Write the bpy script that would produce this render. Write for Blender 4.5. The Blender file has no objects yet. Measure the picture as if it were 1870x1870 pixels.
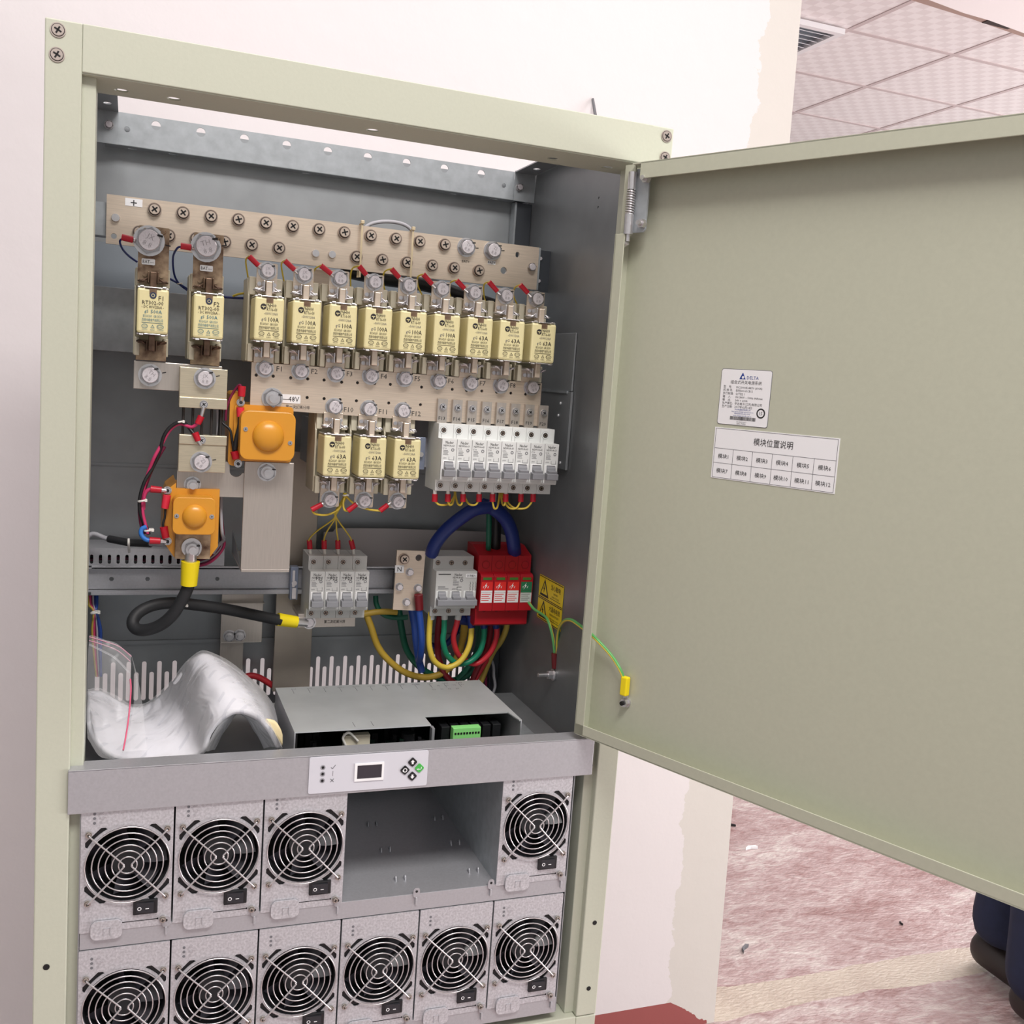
import bpy, bmesh, math, random
from mathutils import Matrix, Vector
random.seed(7)
S = bpy.context.scene
COL = S.collection
PI = math.pi
# ---------------------------------------------------------------- camera
# world: X along the cabinet front, Y into the cabinet, Z up; cabinet top front left corner is (0, 0, 1.6)
CAMLOC = Vector((0.0739, -0.9809, 1.3253))
MR = Matrix(((0.9347, 0.0223, 0.3548), (-0.3482, -0.1441, 0.9263), (0.0718, -0.9893, -0.1269)))
FPX = 1849.2
cam = bpy.data.objects.new('camera', bpy.data.cameras.new('camera')); COL.objects.link(cam)
r_, d_, f_ = [Vector(MR.col[i]).normalized() for i in range(3)]
cam.matrix_world = Matrix(((r_.x, -d_.x, -f_.x, CAMLOC.x), (r_.y, -d_.y, -f_.y, CAMLOC.y), (r_.z, -d_.z, -f_.z, CAMLOC.z), (0, 0, 0, 1)))
cam.data.sensor_width = 36; cam.data.lens = 36 * FPX / 1870; cam.data.clip_start = 0.02; cam.data.clip_end = 60
S.camera = cam
# ---------------------------------------------------------------- world, lamps, exposure
S.view_settings.view_transform = 'Standard'; S.view_settings.look = 'None'
S.view_settings.gamma = 1; S.view_settings.use_curve_mapping = False; S.view_settings.exposure = 0.17
W = bpy.data.worlds.new('world'); S.world = W; W.use_nodes = True
W.node_tree.nodes['Background'].inputs[0].default_value = (1.0, 0.99, 0.985, 1)
W.node_tree.nodes['Background'].inputs[1].default_value = 0.45
def area(name, loc, rot, sx, sy, power, col=(1, .97, .94)):
    l = bpy.data.lights.new(name, 'AREA'); l.shape = 'RECTANGLE'; l.size = sx; l.size_y = sy; l.energy = power; l.color = col
    o = bpy.data.objects.new(name, l); COL.objects.link(o); o.location = loc; o.rotation_euler = rot
    return o
area('ceiling_lamp_front', (0.42, -1.30, 2.93), (math.radians(8), 0, 0), 1.3, 0.6, 48)
area('ceiling_lamp_side', (3.4, 1.4, 2.93), (0, 0, 0), 1.4, 1.4, 60)
area('rear_gap_fill', (0.2, .22, 2.93), (0, 0, 0), 2.2, .3, 6)  # added fill above the gap, brightens the wall seen through the vent slots
area('low_wall_fill', (4.3, -1.9, 0.55), (math.radians(80), 0, math.radians(60)), 2.0, 0.9, 84, (1, .985, .985))  # added fill, no real window; brightens the lower right part of the wall
area('window_light', (6.8, 1.6, 1.7), (math.radians(90), 0, math.radians(80)), 3.5, 2.2, 170, (1, .98, .975))

# ---------------------------------------------------------------- helpers
def at(px, py, y):
    d = MR @ Vector((px - 935, py - 935, FPX)); return CAMLOC + d * ((y - CAMLOC.y) / d.y)
def atz(px, py, z):
    d = MR @ Vector((px - 935, py - 935, FPX)); return CAMLOC + d * ((z - CAMLOC.z) / d.z)
def P3(l): return [at(*p) for p in l]

def lin(c): return tuple(((v / 255) / 12.92 if v / 255 <= .04045 else ((v / 255 + .055) / 1.055) ** 2.4) for v in c) + (1,)
MATS = {}
def mat(name, rgb, rough=.5, metal=0., noise=0., nscale=60., stretch=(1, 1, 1), bump=0., rgb2=None, trans=0., spec=.5, emit=0):
    if name in MATS: return MATS[name]
    m = bpy.data.materials.new(name); m.use_nodes = True; MATS[name] = m
    nt = m.node_tree; b = nt.nodes['Principled BSDF']
    c = lin(rgb); b.inputs['Base Color'].default_value = c; b.inputs['Roughness'].default_value = rough
    b.inputs['Metallic'].default_value = metal; b.inputs['Specular IOR Level'].default_value = spec
    if trans: b.inputs['Transmission Weight'].default_value = trans
    if noise or rgb2 or bump:
        tc = nt.nodes.new('ShaderNodeTexCoord'); mp = nt.nodes.new('ShaderNodeMapping'); mp.inputs['Scale'].default_value = stretch
        n = nt.nodes.new('ShaderNodeTexNoise'); n.inputs['Scale'].default_value = nscale; n.inputs['Detail'].default_value = 5
        nt.links.new(tc.outputs['Object'], mp.inputs[0]); nt.links.new(mp.outputs[0], n.inputs['Vector'])
        cr = nt.nodes.new('ShaderNodeValToRGB'); c2 = lin(rgb2) if rgb2 else None
        cr.color_ramp.elements[0].position = .3; cr.color_ramp.elements[1].position = .7
        cr.color_ramp.elements[0].color = c2 if c2 else tuple(v * (1 - noise) for v in c[:3]) + (1,)
        cr.color_ramp.elements[1].color = c if c2 else tuple(min(1, v * (1 + noise)) for v in c[:3]) + (1,)
        nt.links.new(n.outputs['Fac'], cr.inputs[0]); nt.links.new(cr.outputs[0], b.inputs['Base Color'])
        if bump:
            bp = nt.nodes.new('ShaderNodeBump'); bp.inputs['Strength'].default_value = bump; bp.inputs['Distance'].default_value = .002
            nt.links.new(n.outputs['Fac'], bp.inputs['Height']); nt.links.new(bp.outputs[0], b.inputs['Normal'])
    return m
PAINT = mat('cream_green_paint', (192, 195, 178), .42, 0, .015, 300, bump=.05)
PAINTD = mat('cream_green_door_paint', (186, 188, 169), .42, 0, .02, 200, bump=.05)
GALV = mat('galvanised_steel', (170, 176, 180), .42, .4, .10, 90, bump=.03)
GALV2 = mat('satin_zinc_steel', (184, 185, 190), .4, .5, .05, 400, (1, 1, 1))
GALVD = mat('grey_zinc_sheet', (160, 164, 167), .42, .55, .06, 30)
SPANG = mat('spangled_zinc', (194, 193, 198), .45, .35, .20, 420, bump=.05)
NICK = mat('nickel_plated_copper', (218, 202, 184), .32, .5, .08, 40, (1, 30, 30))
NICKV = mat('nickel_plated_copper_upright', (192, 184, 176), .3, .6, .06, 40, (30, 1, 1))
BRUSH = mat('brushed_brass_block', (206, 196, 172), .38, .7, .10, 40, (2, 60, 60))
TARN = mat('tarnished_copper', (198, 174, 144), .4, .45, 0, 75, rgb2=(92, 66, 50))
TARD = mat('dark_stained_copper', (128, 104, 84), .4, .5, 0, 90, rgb2=(70, 50, 40))
STEEL = mat('zinc_bolt_steel', (214, 212, 214), .28, .85, .05, 200)
BOLTH = mat('bolt_head_steel', (226, 220, 224), .3, .45, .08, 500, bump=.2)
BOLTS = mat('shaded_bolt_side_steel', (158, 156, 158), .25, .9)  # darker copy of the bolt steel, dark reflections put into its colour
MARK = mat('stamped_mark', (176, 170, 174), .4, .5)
SCRT = mat('nickel_screw_top', (206, 190, 176), .35, .6)
SCREW = mat('nickel_screw_steel', (168, 150, 138), .33, .85)
DARK = mat('black_recess', (14, 13, 15), .7)
BLACK = mat('black_plastic', (26, 27, 30), .42)
RUBB = mat('black_rubber_cable', (34, 35, 38), .6, 0, .1, 40)
FUSEB = mat('cream_ceramic', (226, 216, 166), .4, 0, .01, 100)
HOLD = mat('holder_cream_plastic', (206, 200, 178), .5)
MCBW = mat('white_breaker_plastic', (228, 230, 228), .45)
MCBG = mat('pale_grey_breaker_plastic', (196, 196, 194), .45)
TOGG = mat('grey_toggle_plastic', (142, 143, 148), .45)
INK = mat('black_ink', (38, 36, 38), .6)
INKB = mat('blue_ink', (58, 120, 140), .6)
INKN = mat('navy_ink', (24, 58, 140), .6)
GREYI = mat('grey_ink', (110, 110, 115), .6)
WHITE = mat('white_label', (238, 238, 240), .5)
ORNG = mat('amber_plastic', (216, 150, 46), .3)
RED = mat('red_sleeve_plastic', (190, 22, 44), .4)
REDC = mat('red_arrester_plastic', (176, 20, 34), .38)
REDP = mat('bright_red_label', (230, 46, 44), .45)
GRNL = mat('green_label', (40, 122, 84), .45)
GRNW = mat('green_window', (70, 120, 50), .4)
YEL = mat('yellow_sleeve_plastic', (246, 222, 20), .38)
YELC = mat('yellow_cable', (226, 198, 74), .45)
YELT = mat('thin_yellow_wire_cover', (206, 186, 60), .45)
GRNC = mat('green_cable', (24, 138, 104), .42)
REDK = mat('red_cable', (212, 48, 60), .42)
BLUE = mat('blue_cable', (34, 70, 150), .42)
BLUD = mat('dark_blue_tape', (22, 44, 118), .42)
PINK = mat('pink_wire_cover', (204, 58, 108), .42)
BLUW = mat('light_blue_wire_cover', (50, 120, 205), .42)
PURP = mat('maroon_wire_cover', (120, 28, 66), .45)
GRYW = mat('grey_wire_cover', (168, 168, 174), .45)
TIE = mat('clear_nylon', (206, 190, 158), .35)
NYL = mat('white_nylon', (232, 230, 224), .45)
GYG = mat('green_earth_wire', (96, 170, 96), .42)
PCB = mat('green_circuit_board', (24, 62, 48), .5, 0, 0, 300, rgb2=(10, 26, 22))
LGRN = mat('light_green_terminal', (140, 220, 130), .45)
SCRN = mat('display_glass', (58, 55, 62), .2)
OVER = mat('silver_overlay', (206, 206, 214), .4)
WARN = mat('warning_yellow', (236, 206, 38), .45)
PAPER = mat('white_paper', (240, 240, 244), .6, 0, .015, 20)
NAVY = mat('navy_trouser_cloth', (26, 34, 62), .85, 0, .12, 60)
SHOE = mat('dark_brown_leather', (44, 36, 36), .5)

def new_tree(name):
    m = bpy.data.materials.new(name); m.use_nodes = True; MATS[name] = m
    return m, m.node_tree, m.node_tree.nodes['Principled BSDF'], m.node_tree.nodes.new, m.node_tree.links.new
def plastic_film():
    m, nt, b, N, L = new_tree('clear_plastic_film')
    b.inputs['Base Color'].default_value = (.93, .93, .96, 1); b.inputs['Roughness'].default_value = .18
    out = nt.nodes['Material Output']; t = N('ShaderNodeBsdfTransparent'); mx = N('ShaderNodeMixShader')
    fr = N('ShaderNodeFresnel'); fr.inputs[0].default_value = 1.35
    ad = N('ShaderNodeMath'); ad.operation = 'MULTIPLY_ADD'; ad.inputs[1].default_value = .9; ad.inputs[2].default_value = .15
    tc = N('ShaderNodeTexCoord'); n = N('ShaderNodeTexNoise'); n.inputs['Scale'].default_value = 18; n.inputs['Distortion'].default_value = 2
    bp = N('ShaderNodeBump'); bp.inputs['Strength'].default_value = .55; bp.inputs['Distance'].default_value = .006
    L(tc.outputs['Object'], n.inputs['Vector']); L(n.outputs['Fac'], bp.inputs['Height']); L(bp.outputs[0], b.inputs['Normal']); L(bp.outputs[0], fr.inputs['Normal'])
    L(fr.outputs[0], ad.inputs[0]); L(ad.outputs[0], mx.inputs[0]); L(t.outputs[0], mx.inputs[1]); L(b.outputs[0], mx.inputs[2]); L(mx.outputs[0], out.inputs[0])
    return m
FILM = plastic_film()

class MB:
    def __init__(s, M=None): s.bm = bmesh.new(); s.mats = []; s.T = M
    def mi(s, m):
        if m not in s.mats: s.mats.append(m)
        return s.mats.index(m)
    def raw(s, V, F, m, smooth=False, M=None):
        i = s.mi(m); T = M if M is not None else s.T
        vs = [s.bm.verts.new((T @ Vector(v)) if T is not None else v) for v in V]
        for f in F:
            try:
                fc = s.bm.faces.new([vs[k] for k in f]); fc.material_index = i; fc.smooth = smooth
            except ValueError: pass
        return s
    def sub(s, b, m, smooth=False, M=None):
        b.verts.ensure_lookup_table(); b.verts.index_update()
        s.raw([v.co.copy() for v in b.verts], [[v.index for v in f.verts] for f in b.faces], m, smooth, M); b.free(); return s
    def box(s, x0, x1, y0, y1, z0, z1, m, bev=0, M=None, seg=2):
        if x0 > x1: x0, x1 = x1, x0
        if y0 > y1: y0, y1 = y1, y0
        if z0 > z1: z0, z1 = z1, z0
        V = [(x0, y0, z0), (x1, y0, z0), (x1, y1, z0), (x0, y1, z0), (x0, y0, z1), (x1, y0, z1), (x1, y1, z1), (x0, y1, z1)]
        F = [(0, 3, 2, 1), (4, 5, 6, 7), (0, 1, 5, 4), (1, 2, 6, 5), (2, 3, 7, 6), (3, 0, 4, 7)]
        if not bev: return s.raw(V, F, m, M=M)
        b = bmesh.new(); vs = [b.verts.new(v) for v in V]
        for f in F: b.faces.new([vs[k] for k in f])
        bmesh.ops.bevel(b, geom=list(b.edges), offset=bev, segments=seg, profile=.5, affect='EDGES')
        return s.sub(b, m, False, M)
    def cyl(s, a, b, r, m, n=16, r2=None, smooth=True, M=None):
        a = Vector(a); b = Vector(b); r2 = r if r2 is None else r2; d = (b - a).normalized()
        u = d.orthogonal().normalized(); w = d.cross(u)
        if abs(d.y) > .999: u = Vector((1, 0, 0)); w = d.cross(u)
        V = []
        for c, rr in ((a, r), (b, r2)):
            for k in range(n): t = 2 * PI * k / n; V.append(c + u * (rr * math.cos(t)) + w * (rr * math.sin(t)))
        s.raw(V, [(k, (k + 1) % n, n + (k + 1) % n, n + k) for k in range(n)], m, smooth and n > 8, M)
        s.raw(V[:n], [tuple(range(n))[::-1]], m, M=M); s.raw(V[n:], [tuple(range(n))], m, M=M); return s
    def tube(s, pts, r, m, n=10, sm=True, closed=False, sub=6, M=None, rr=None):
        pts = [Vector(p) for p in pts]
        if sm and len(pts) > 2:
            q = []; N = len(pts)
            for i in range(N if closed else N - 1):
                g = (lambda k: pts[k % N]) if closed else (lambda k: pts[max(0, min(N - 1, k))])
                p0, p1, p2, p3 = g(i - 1), g(i), g(i + 1), g(i + 2)
                for k in range(sub):
                    t = k / sub
                    q.append(.5 * (2 * p1 + (p2 - p0) * t + (2 * p0 - 5 * p1 + 4 * p2 - p3) * t * t + (3 * p1 - p0 - 3 * p2 + p3) * t ** 3))
            if not closed: q.append(pts[-1])
            pts = q
        N = len(pts); V = []; F = []; u = None
        for i, p in enumerate(pts):
            a = pts[(i - 1) % N] if (closed or i) else p; b = pts[(i + 1) % N] if (closed or i < N - 1) else p
            d = (b - a).normalized()
            u = d.orthogonal() if u is None else (u - d * u.dot(d))
            u = u.normalized(); w = d.cross(u)
            for k in range(n): t = 2 * PI * k / n; V.append(p + (u * math.cos(t) + w * math.sin(t)) * r)
        for i in range(N if closed else N - 1):
            j = (i + 1) % N
            for k in range(n): F.append((i * n + k, i * n + (k + 1) % n, j * n + (k + 1) % n, j * n + k))
        s.raw(V, F, m, True, M)
        if not closed: s.raw(V[:n], [tuple(range(n))[::-1]], m, M=M); s.raw(V[-n:], [tuple(range(n))], m, M=M)
        return s
    def prism(s, poly, a, b, m, ax='y', M=None, bev=0):
        """polygon extruded along ax; poly coordinates are the two other axes in x, y, z order"""
        def mk(p, t): return {'y': (p[0], t, p[1]), 'x': (t, p[0], p[1]), 'z': (p[0], p[1], t)}[ax]
        n = len(poly); V = [mk(p, a) for p in poly] + [mk(p, b) for p in poly]
        F = [tuple(range(n)), tuple(range(2 * n - 1, n - 1, -1))] + [(k, k + n, (k + 1) % n + n, (k + 1) % n) for k in range(n)]
        t = bmesh.new(); vs = [t.verts.new(v) for v in V]
        for f in F: t.faces.new([vs[k] for k in f])
        bmesh.ops.recalc_face_normals(t, faces=list(t.faces))
        if bev: bmesh.ops.bevel(t, geom=list(t.edges), offset=bev, segments=2, profile=.5, affect='EDGES')
        return s.sub(t, m, False, M)
    def plate(s, outer, holes, a, b, m, ax='y', M=None):
        """flat plate with real holes cut through"""
        def mk(p, t): return {'y': (p[0], t, p[1]), 'x': (t, p[0], p[1]), 'z': (p[0], p[1], t)}[ax]
        t = bmesh.new(); E = []
        for lp in [outer] + holes:
            vs = [t.verts.new(mk(p, a)) for p in lp]
            E += [t.edges.new((vs[k], vs[(k + 1) % len(vs)])) for k in range(len(vs))]
        bmesh.ops.triangle_fill(t, edges=E, use_beauty=True, use_dissolve=False)
        g = bmesh.ops.extrude_face_region(t, geom=list(t.faces))
        d = Vector(mk((0, 0), b - a)) if ax != 'y' else Vector((0, b - a, 0))
        if ax == 'x': d = Vector((b - a, 0, 0))
        if ax == 'z': d = Vector((0, 0, b - a))
        bmesh.ops.translate(t, verts=[v for v in g['geom'] if isinstance(v, bmesh.types.BMVert)], vec=d)
        bmesh.ops.recalc_face_normals(t, faces=list(t.faces))
        return s.sub(t, m, False, M)
    def sphere(s, c, r, m, sc=(1, 1, 1), M=None, n=20):
        t = bmesh.new(); bmesh.ops.create_uvsphere(t, u_segments=n, v_segments=n // 2, radius=r)
        for v in t.verts: v.co = Vector((v.co.x * sc[0], v.co.y * sc[1], v.co.z * sc[2])) + Vector(c)
        return s.sub(t, m, True, M)
    def text(s, txt, x, z, h, m, y=0, al='c', M=None, wf=1.0, maxw=None):
        V, F, w = textmesh(txt); sx = h * wf
        if maxw and w * sx > maxw: sx = maxw / w
        off = {'c': -w / 2, 'l': 0, 'r': -w}[al]
        s.raw([(x + (v[0] + off) * sx, y, z + (v[1] - .36) * h) for v in V], F, m, M=M); return s
    def build(s, name, parent=None, label=None, world=True):
        me = bpy.data.meshes.new(name); bmesh.ops.remove_doubles(s.bm, verts=[], dist=0)
        o = bpy.data.objects.new(name, me)
        if parent is not None:
            o.parent = parent
            if world:
                off = Vector((0, 0, 0)); q = parent
                while q is not None: off += q.location; q = q.parent
                bmesh.ops.translate(s.bm, verts=list(s.bm.verts), vec=-off)
        s.bm.to_mesh(me); s.bm.free()
        for m in s.mats: me.materials.append(m)
        COL.objects.link(o)
        if label: o['label'] = label
        return o
TXT = {}
def textmesh(t):
    if t in TXT: return TXT[t]
    c = bpy.data.curves.new('t', 'FONT'); c.body = t; c.size = 1; c.resolution_u = 1; c.fill_mode = 'FRONT'
    o = bpy.data.objects.new('t', c); COL.objects.link(o)
    dg = bpy.context.evaluated_depsgraph_get(); e = o.evaluated_get(dg); me = e.to_mesh()
    V = [(v.co.x, v.co.y) for v in me.vertices]; F = [tuple(p.vertices) for p in me.polygons]
    e.to_mesh_clear(); bpy.data.objects.remove(o); bpy.data.curves.remove(c)
    if V:
        x0 = min(v[0] for v in V); w = max(v[0] for v in V) - x0; V = [(v[0] - x0, v[1]) for v in V]
    else: w = 0
    TXT[t] = (V, F, w); return TXT[t]

def thing(name, label, cat, loc=(0, 0, 0), group=None):
    o = bpy.data.objects.new(name, None); COL.objects.link(o); o.location = loc; o.empty_display_size = .01
    o['label'] = label; o['category'] = cat
    if group: o['group'] = group
    return o
def tag(o, label, cat, group=None):
    o['label'] = label; o['category'] = cat
    if group: o['group'] = group
    return o
def struct(o): o['kind'] = 'structure'; return o
def dup(root, loc, label, group=None):
    def cp(o, par):
        c = o.copy(); COL.objects.link(c); c.parent = par
        for ch in list(o.children): cp(ch, c)
        return c
    r = cp(root, None); r.location = loc; r['label'] = label
    if group: r['group'] = group
    return r
def dup_part(o, parent, loc):
    off = Vector((0, 0, 0)); q = parent
    while q is not None: off += q.location; q = q.parent
    c = o.copy(); COL.objects.link(c); c.parent = parent; c.location = Vector(loc) - off; return c
def rrect(x0, x1, z0, z1, r, n=4):
    out = []
    for cx, cz, a0 in ((x1 - r, z1 - r, 0), (x0 + r, z1 - r, 90), (x0 + r, z0 + r, 180), (x1 - r, z0 + r, 270)):
        for k in range(n + 1):
            a = math.radians(a0 + 90 * k / n); out.append((cx + r * math.cos(a), cz + r * math.sin(a)))
    return out
def circ(x, z, r, n=16, e=1): return [(x + r * math.cos(2 * PI * k / n), z + e * r * math.sin(2 * PI * k / n)) for k in range(n)]
def ring(mb, x, z, r0, r1, y, m, n=20, e=1):
    a = circ(x, z, r0, n, e); b = circ(x, z, r1, n, e)
    mb.raw([(p[0], y, p[1]) for p in a + b], [(k, (k + 1) % n, n + (k + 1) % n, n + k) for k in range(n)], m)
# reusable fasteners, facing -Y, seated at y = 0
PARTLIB = {}
def hexbolt(r, h=.006, washer=True, marks=True, studs=0):
    mb = MB(); a0 = random.random()
    if washer: mb.cyl((0, 0, 0), (0, -.0012, 0), r * 1.24, STEEL, 24)
    R = Matrix.Rotation(a0, 4, 'Y')
    mb.cyl((0, -.001, 0), (0, -h, 0), r * 1.10, BOLTS, 6, r2=r * 1.08, M=R, smooth=False)
    if not studs: mb.cyl((0, -h, 0), (0, -h - .0010, 0), r * .86, BOLTH, 24, r2=r * .80)
    if r >= .0072:
        M3 = Matrix.Rotation(random.uniform(-.25, .15), 4, 'Y')
        mb.box(r * .55, r * 1.0, -h - .0013, -h + .0006, r * .46, r * .62, INK, M=M3)
        if r > .0085: mb.box(r * 1.30, r * 1.72, -.0004, 0, -r * .05, r * .05, INK, M=M3)
    if studs: mb.cyl((0, -h, 0), (0, -h - .0003, 0), r * .84, STEEL, 24); mb.cyl((0, -h, 0), (0, -h - studs, 0), r * .52, STEEL if r > .0045 else RUBB, 20)
    elif marks:
        M2 = Matrix.Rotation(random.uniform(-.6, .9), 4, 'Y'); mb.text('8.8', 0, -r * .34, r * .62, MARK, -h - .0012, M=M2); mb.text(random.choice(('TH', 'JX', 'ZJ')), 0, r * .30, r * .60, MARK, -h - .0012, M=M2)
    return mb
def panscrew(r, h=.003, m=SCREW, collar=True):
    mb = MB(); a = random.uniform(0, 1.5)
    if collar: mb.cyl((0, 0, 0), (0, -h * .55, 0), r, m, 24); mb.cyl((0, -h * .55, 0), (0, -h * .6, 0), r * .86, DARK, 24)
    mb.cyl((0, -h * .5, 0), (0, -h, 0), r * .8, m, 24, r2=r * .76); mb.cyl((0, -h, 0), (0, -h - .0001, 0), r * .70, SCRT if m is SCREW else m, 24)
    R = Matrix.Rotation(a, 4, 'Y')
    mb.box(-r * .5, r * .5, -h - .0004, -h, -r * .11, r * .11, DARK, M=R); mb.box(-r * .11, r * .11, -h - .0004, -h, -r * .5, r * .5, DARK, M=R)
    return mb
def fit(parent, kind, loc, key, maker):
    """first use builds the fastener, later uses copy it"""
    if key not in PARTLIB:
        mb = maker(); o = mb.build(kind, parent, world=False)
        off = Vector((0, 0, 0)); q = parent
        while q is not None: off += q.location; q = q.parent
        o.location = Vector(loc) - off; PARTLIB[key] = o; return o
    o = dup_part(PARTLIB[key], parent, loc); o.name = kind; return o
def BOLT(p, loc, r=.0085, h=.006, name='bolt', v=0, **k): return fit(p, name, loc, ('b', r, h, v, name, tuple(k.items())), lambda: hexbolt(r, h, **k))
def SCR(p, loc, r=.0062, h=.004, v=0, m=SCREW, name='screw'): return fit(p, name, loc, ('s', r, h, v, m.name, name), lambda: panscrew(r, h, m))

# ================================================================ SETTING
def wall_mat():
    m, nt, b, N, L = new_tree('plaster_wall'); b.inputs['Roughness'].default_value = .85
    tc = N('ShaderNodeTexCoord'); sp = N('ShaderNodeSeparateXYZ'); L(tc.outputs['Object'], sp.inputs[0])
    n = N('ShaderNodeTexNoise'); n.inputs['Scale'].default_value = 9; n.inputs['Detail'].default_value = 8; n.inputs['Roughness'].default_value = .65; L(tc.outputs['Object'], n.inputs['Vector'])
    # ragged boundary between fresh white skim and the older beige strip beside the corner
    a = N('ShaderNodeMath'); a.operation = 'MULTIPLY_ADD'; a.inputs[1].default_value = .10; L(n.outputs['Fac'], a.inputs[0]); L(sp.outputs['X'], a.inputs[2])
    g = N('ShaderNodeMath'); g.operation = 'GREATER_THAN'; g.inputs[1].default_value = 1.200; L(a.outputs[0], g.inputs[0])
    mx = N('ShaderNodeMix'); mx.data_type = 'RGBA'; L(g.outputs[0], mx.inputs['Factor']); mx.inputs['A'].default_value = lin((226, 221, 222)); mx.inputs['B'].default_value = lin((214, 210, 204))
    n2 = N('ShaderNodeTexNoise'); n2.inputs['Scale'].default_value = 90; L(tc.outputs['Object'], n2.inputs['Vector'])
    # red painted skirting with a worn end
    nz = N('ShaderNodeTexNoise'); nz.inputs['Scale'].default_value = 45; L(tc.outputs['Object'], nz.inputs['Vector'])
    dx = N('ShaderNodeMath'); dx.operation = 'SUBTRACT'; dx.inputs[1].default_value = 1.16; L(sp.outputs['X'], dx.inputs[0])
    dm = N('ShaderNodeMath'); dm.operation = 'MAXIMUM'; dm.inputs[1].default_value = 0; L(dx.outputs[0], dm.inputs[0])
    k = N('ShaderNodeMath'); k.operation = 'MULTIPLY_ADD'; k.inputs[1].default_value = 1.15; L(dm.outputs[0], k.inputs[0]); L(sp.outputs['Z'], k.inputs[2])
    ns = N('ShaderNodeMath'); ns.operation = 'MULTIPLY'; L(nz.outputs['Fac'], ns.inputs[0]); L(dm.outputs[0], ns.inputs[1])
    k2 = N('ShaderNodeMath'); k2.operation = 'MULTIPLY_ADD'; k2.inputs[1].default_value = -.9; L(ns.outputs[0], k2.inputs[0]); L(k.outputs[0], k2.inputs[2])
    lt = N('ShaderNodeMath'); lt.operation = 'LESS_THAN'; lt.inputs[1].default_value = .0635; L(k2.outputs[0], lt.inputs[0])
    mr = N('ShaderNodeMix'); mr.data_type = 'RGBA'; L(lt.outputs[0], mr.inputs['Factor']); L(mx.outputs['Result'], mr.inputs['A']); mr.inputs['B'].default_value = lin((156, 84, 82))
    L(mr.outputs['Result'], b.inputs['Base Color'])
    v = N('ShaderNodeTexNoise'); v.inputs['Scale'].default_value = 24; v.inputs['Detail'].default_value = 8; L(tc.outputs['Object'], v.inputs['Vector'])
    bp = N('ShaderNodeBump'); bp.inputs['Strength'].default_value = .25; bp.inputs['Distance'].default_value = .004; L(v.outputs['Fac'], bp.inputs['Height']); L(bp.outputs[0], b.inputs['Normal'])
    return m
def floor_mat():
    m, nt, b, N, L = new_tree('worn_red_floor_paint')
    tc = N('ShaderNodeTexCoord'); n = N('ShaderNodeTexNoise'); n.inputs['Scale'].default_value = 2.2; n.inputs['Detail'].default_value = 9; n.inputs['Roughness'].default_value = .7
    mp = N('ShaderNodeMapping'); mp.inputs['Scale'].default_value = (1, 2.2, 1); mp.inputs['Rotation'].default_value = (0, 0, .5)
    L(tc.outputs['Object'], mp.inputs[0]); L(mp.outputs[0], n.inputs['Vector'])
    nf = N('ShaderNodeTexNoise'); nf.inputs['Scale'].default_value = 13; nf.inputs['Detail'].default_value = 8; nf.inputs['Distortion'].default_value = 1.5; L(mp.outputs[0], nf.inputs['Vector'])
    ma = N('ShaderNodeMath'); ma.operation = 'MULTIPLY_ADD'; ma.inputs[1].default_value = .42; L(nf.outputs['Fac'], ma.inputs[0])
    mb_ = N('ShaderNodeMath'); mb_.operation = 'MULTIPLY'; mb_.inputs[1].default_value = .68; L(n.outputs['Fac'], mb_.inputs[0]); L(mb_.outputs[0], ma.inputs[2])
    cr = N('ShaderNodeValToRGB'); e = cr.color_ramp.elements; e[0].position = .42; e[1].position = .70
    e[0].color = lin((148, 114, 112)); e[1].color = lin((204, 194, 190)); md = e.new(.56); md.color = lin((176, 153, 152)); L(ma.outputs[0], cr.inputs[0])
    sp = N('ShaderNodeSeparateXYZ'); L(tc.outputs['Object'], sp.inputs[0])
    n2 = N('ShaderNodeTexNoise'); n2.inputs['Scale'].default_value = 9; n2.inputs['Detail'].default_value = 8; L(tc.outputs['Object'], n2.inputs['Vector'])
    a = N('ShaderNodeMath'); a.operation = 'MULTIPLY_ADD'; a.inputs[1].default_value = .04; L(n2.outputs['Fac'], a.inputs[0]); L(sp.outputs['Y'], a.inputs[2])
    c1 = N('ShaderNodeMath'); c1.operation = 'COMPARE'; c1.inputs[1].default_value = .795; c1.inputs[2].default_value = .05; L(a.outputs[0], c1.inputs[0])
    c2 = N('ShaderNodeValToRGB'); c2.color_ramp.elements[0].color = lin((168, 150, 138)); c2.color_ramp.elements[1].color = lin((205, 194, 180)); L(n2.outputs['Fac'], c2.inputs[0])
    mx = N('ShaderNodeMix'); mx.data_type = 'RGBA'; L(c1.outputs[0], mx.inputs['Factor']); L(cr.outputs[0], mx.inputs['A']); L(c2.outputs[0], mx.inputs['B'])
    L(mx.outputs['Result'], b.inputs['Base Color']); b.inputs['Roughness'].default_value = .27
    n3 = N('ShaderNodeTexNoise'); n3.inputs['Scale'].default_value = 60; n3.inputs['Detail'].default_value = 6; L(mp.outputs[0], n3.inputs['Vector'])
    bp = N('ShaderNodeBump'); bp.inputs['Strength'].default_value = .7; bp.inputs['Distance'].default_value = .007; L(n3.outputs['Fac'], bp.inputs['Height']); L(bp.outputs[0], b.inputs['Normal'])
    return m
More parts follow.
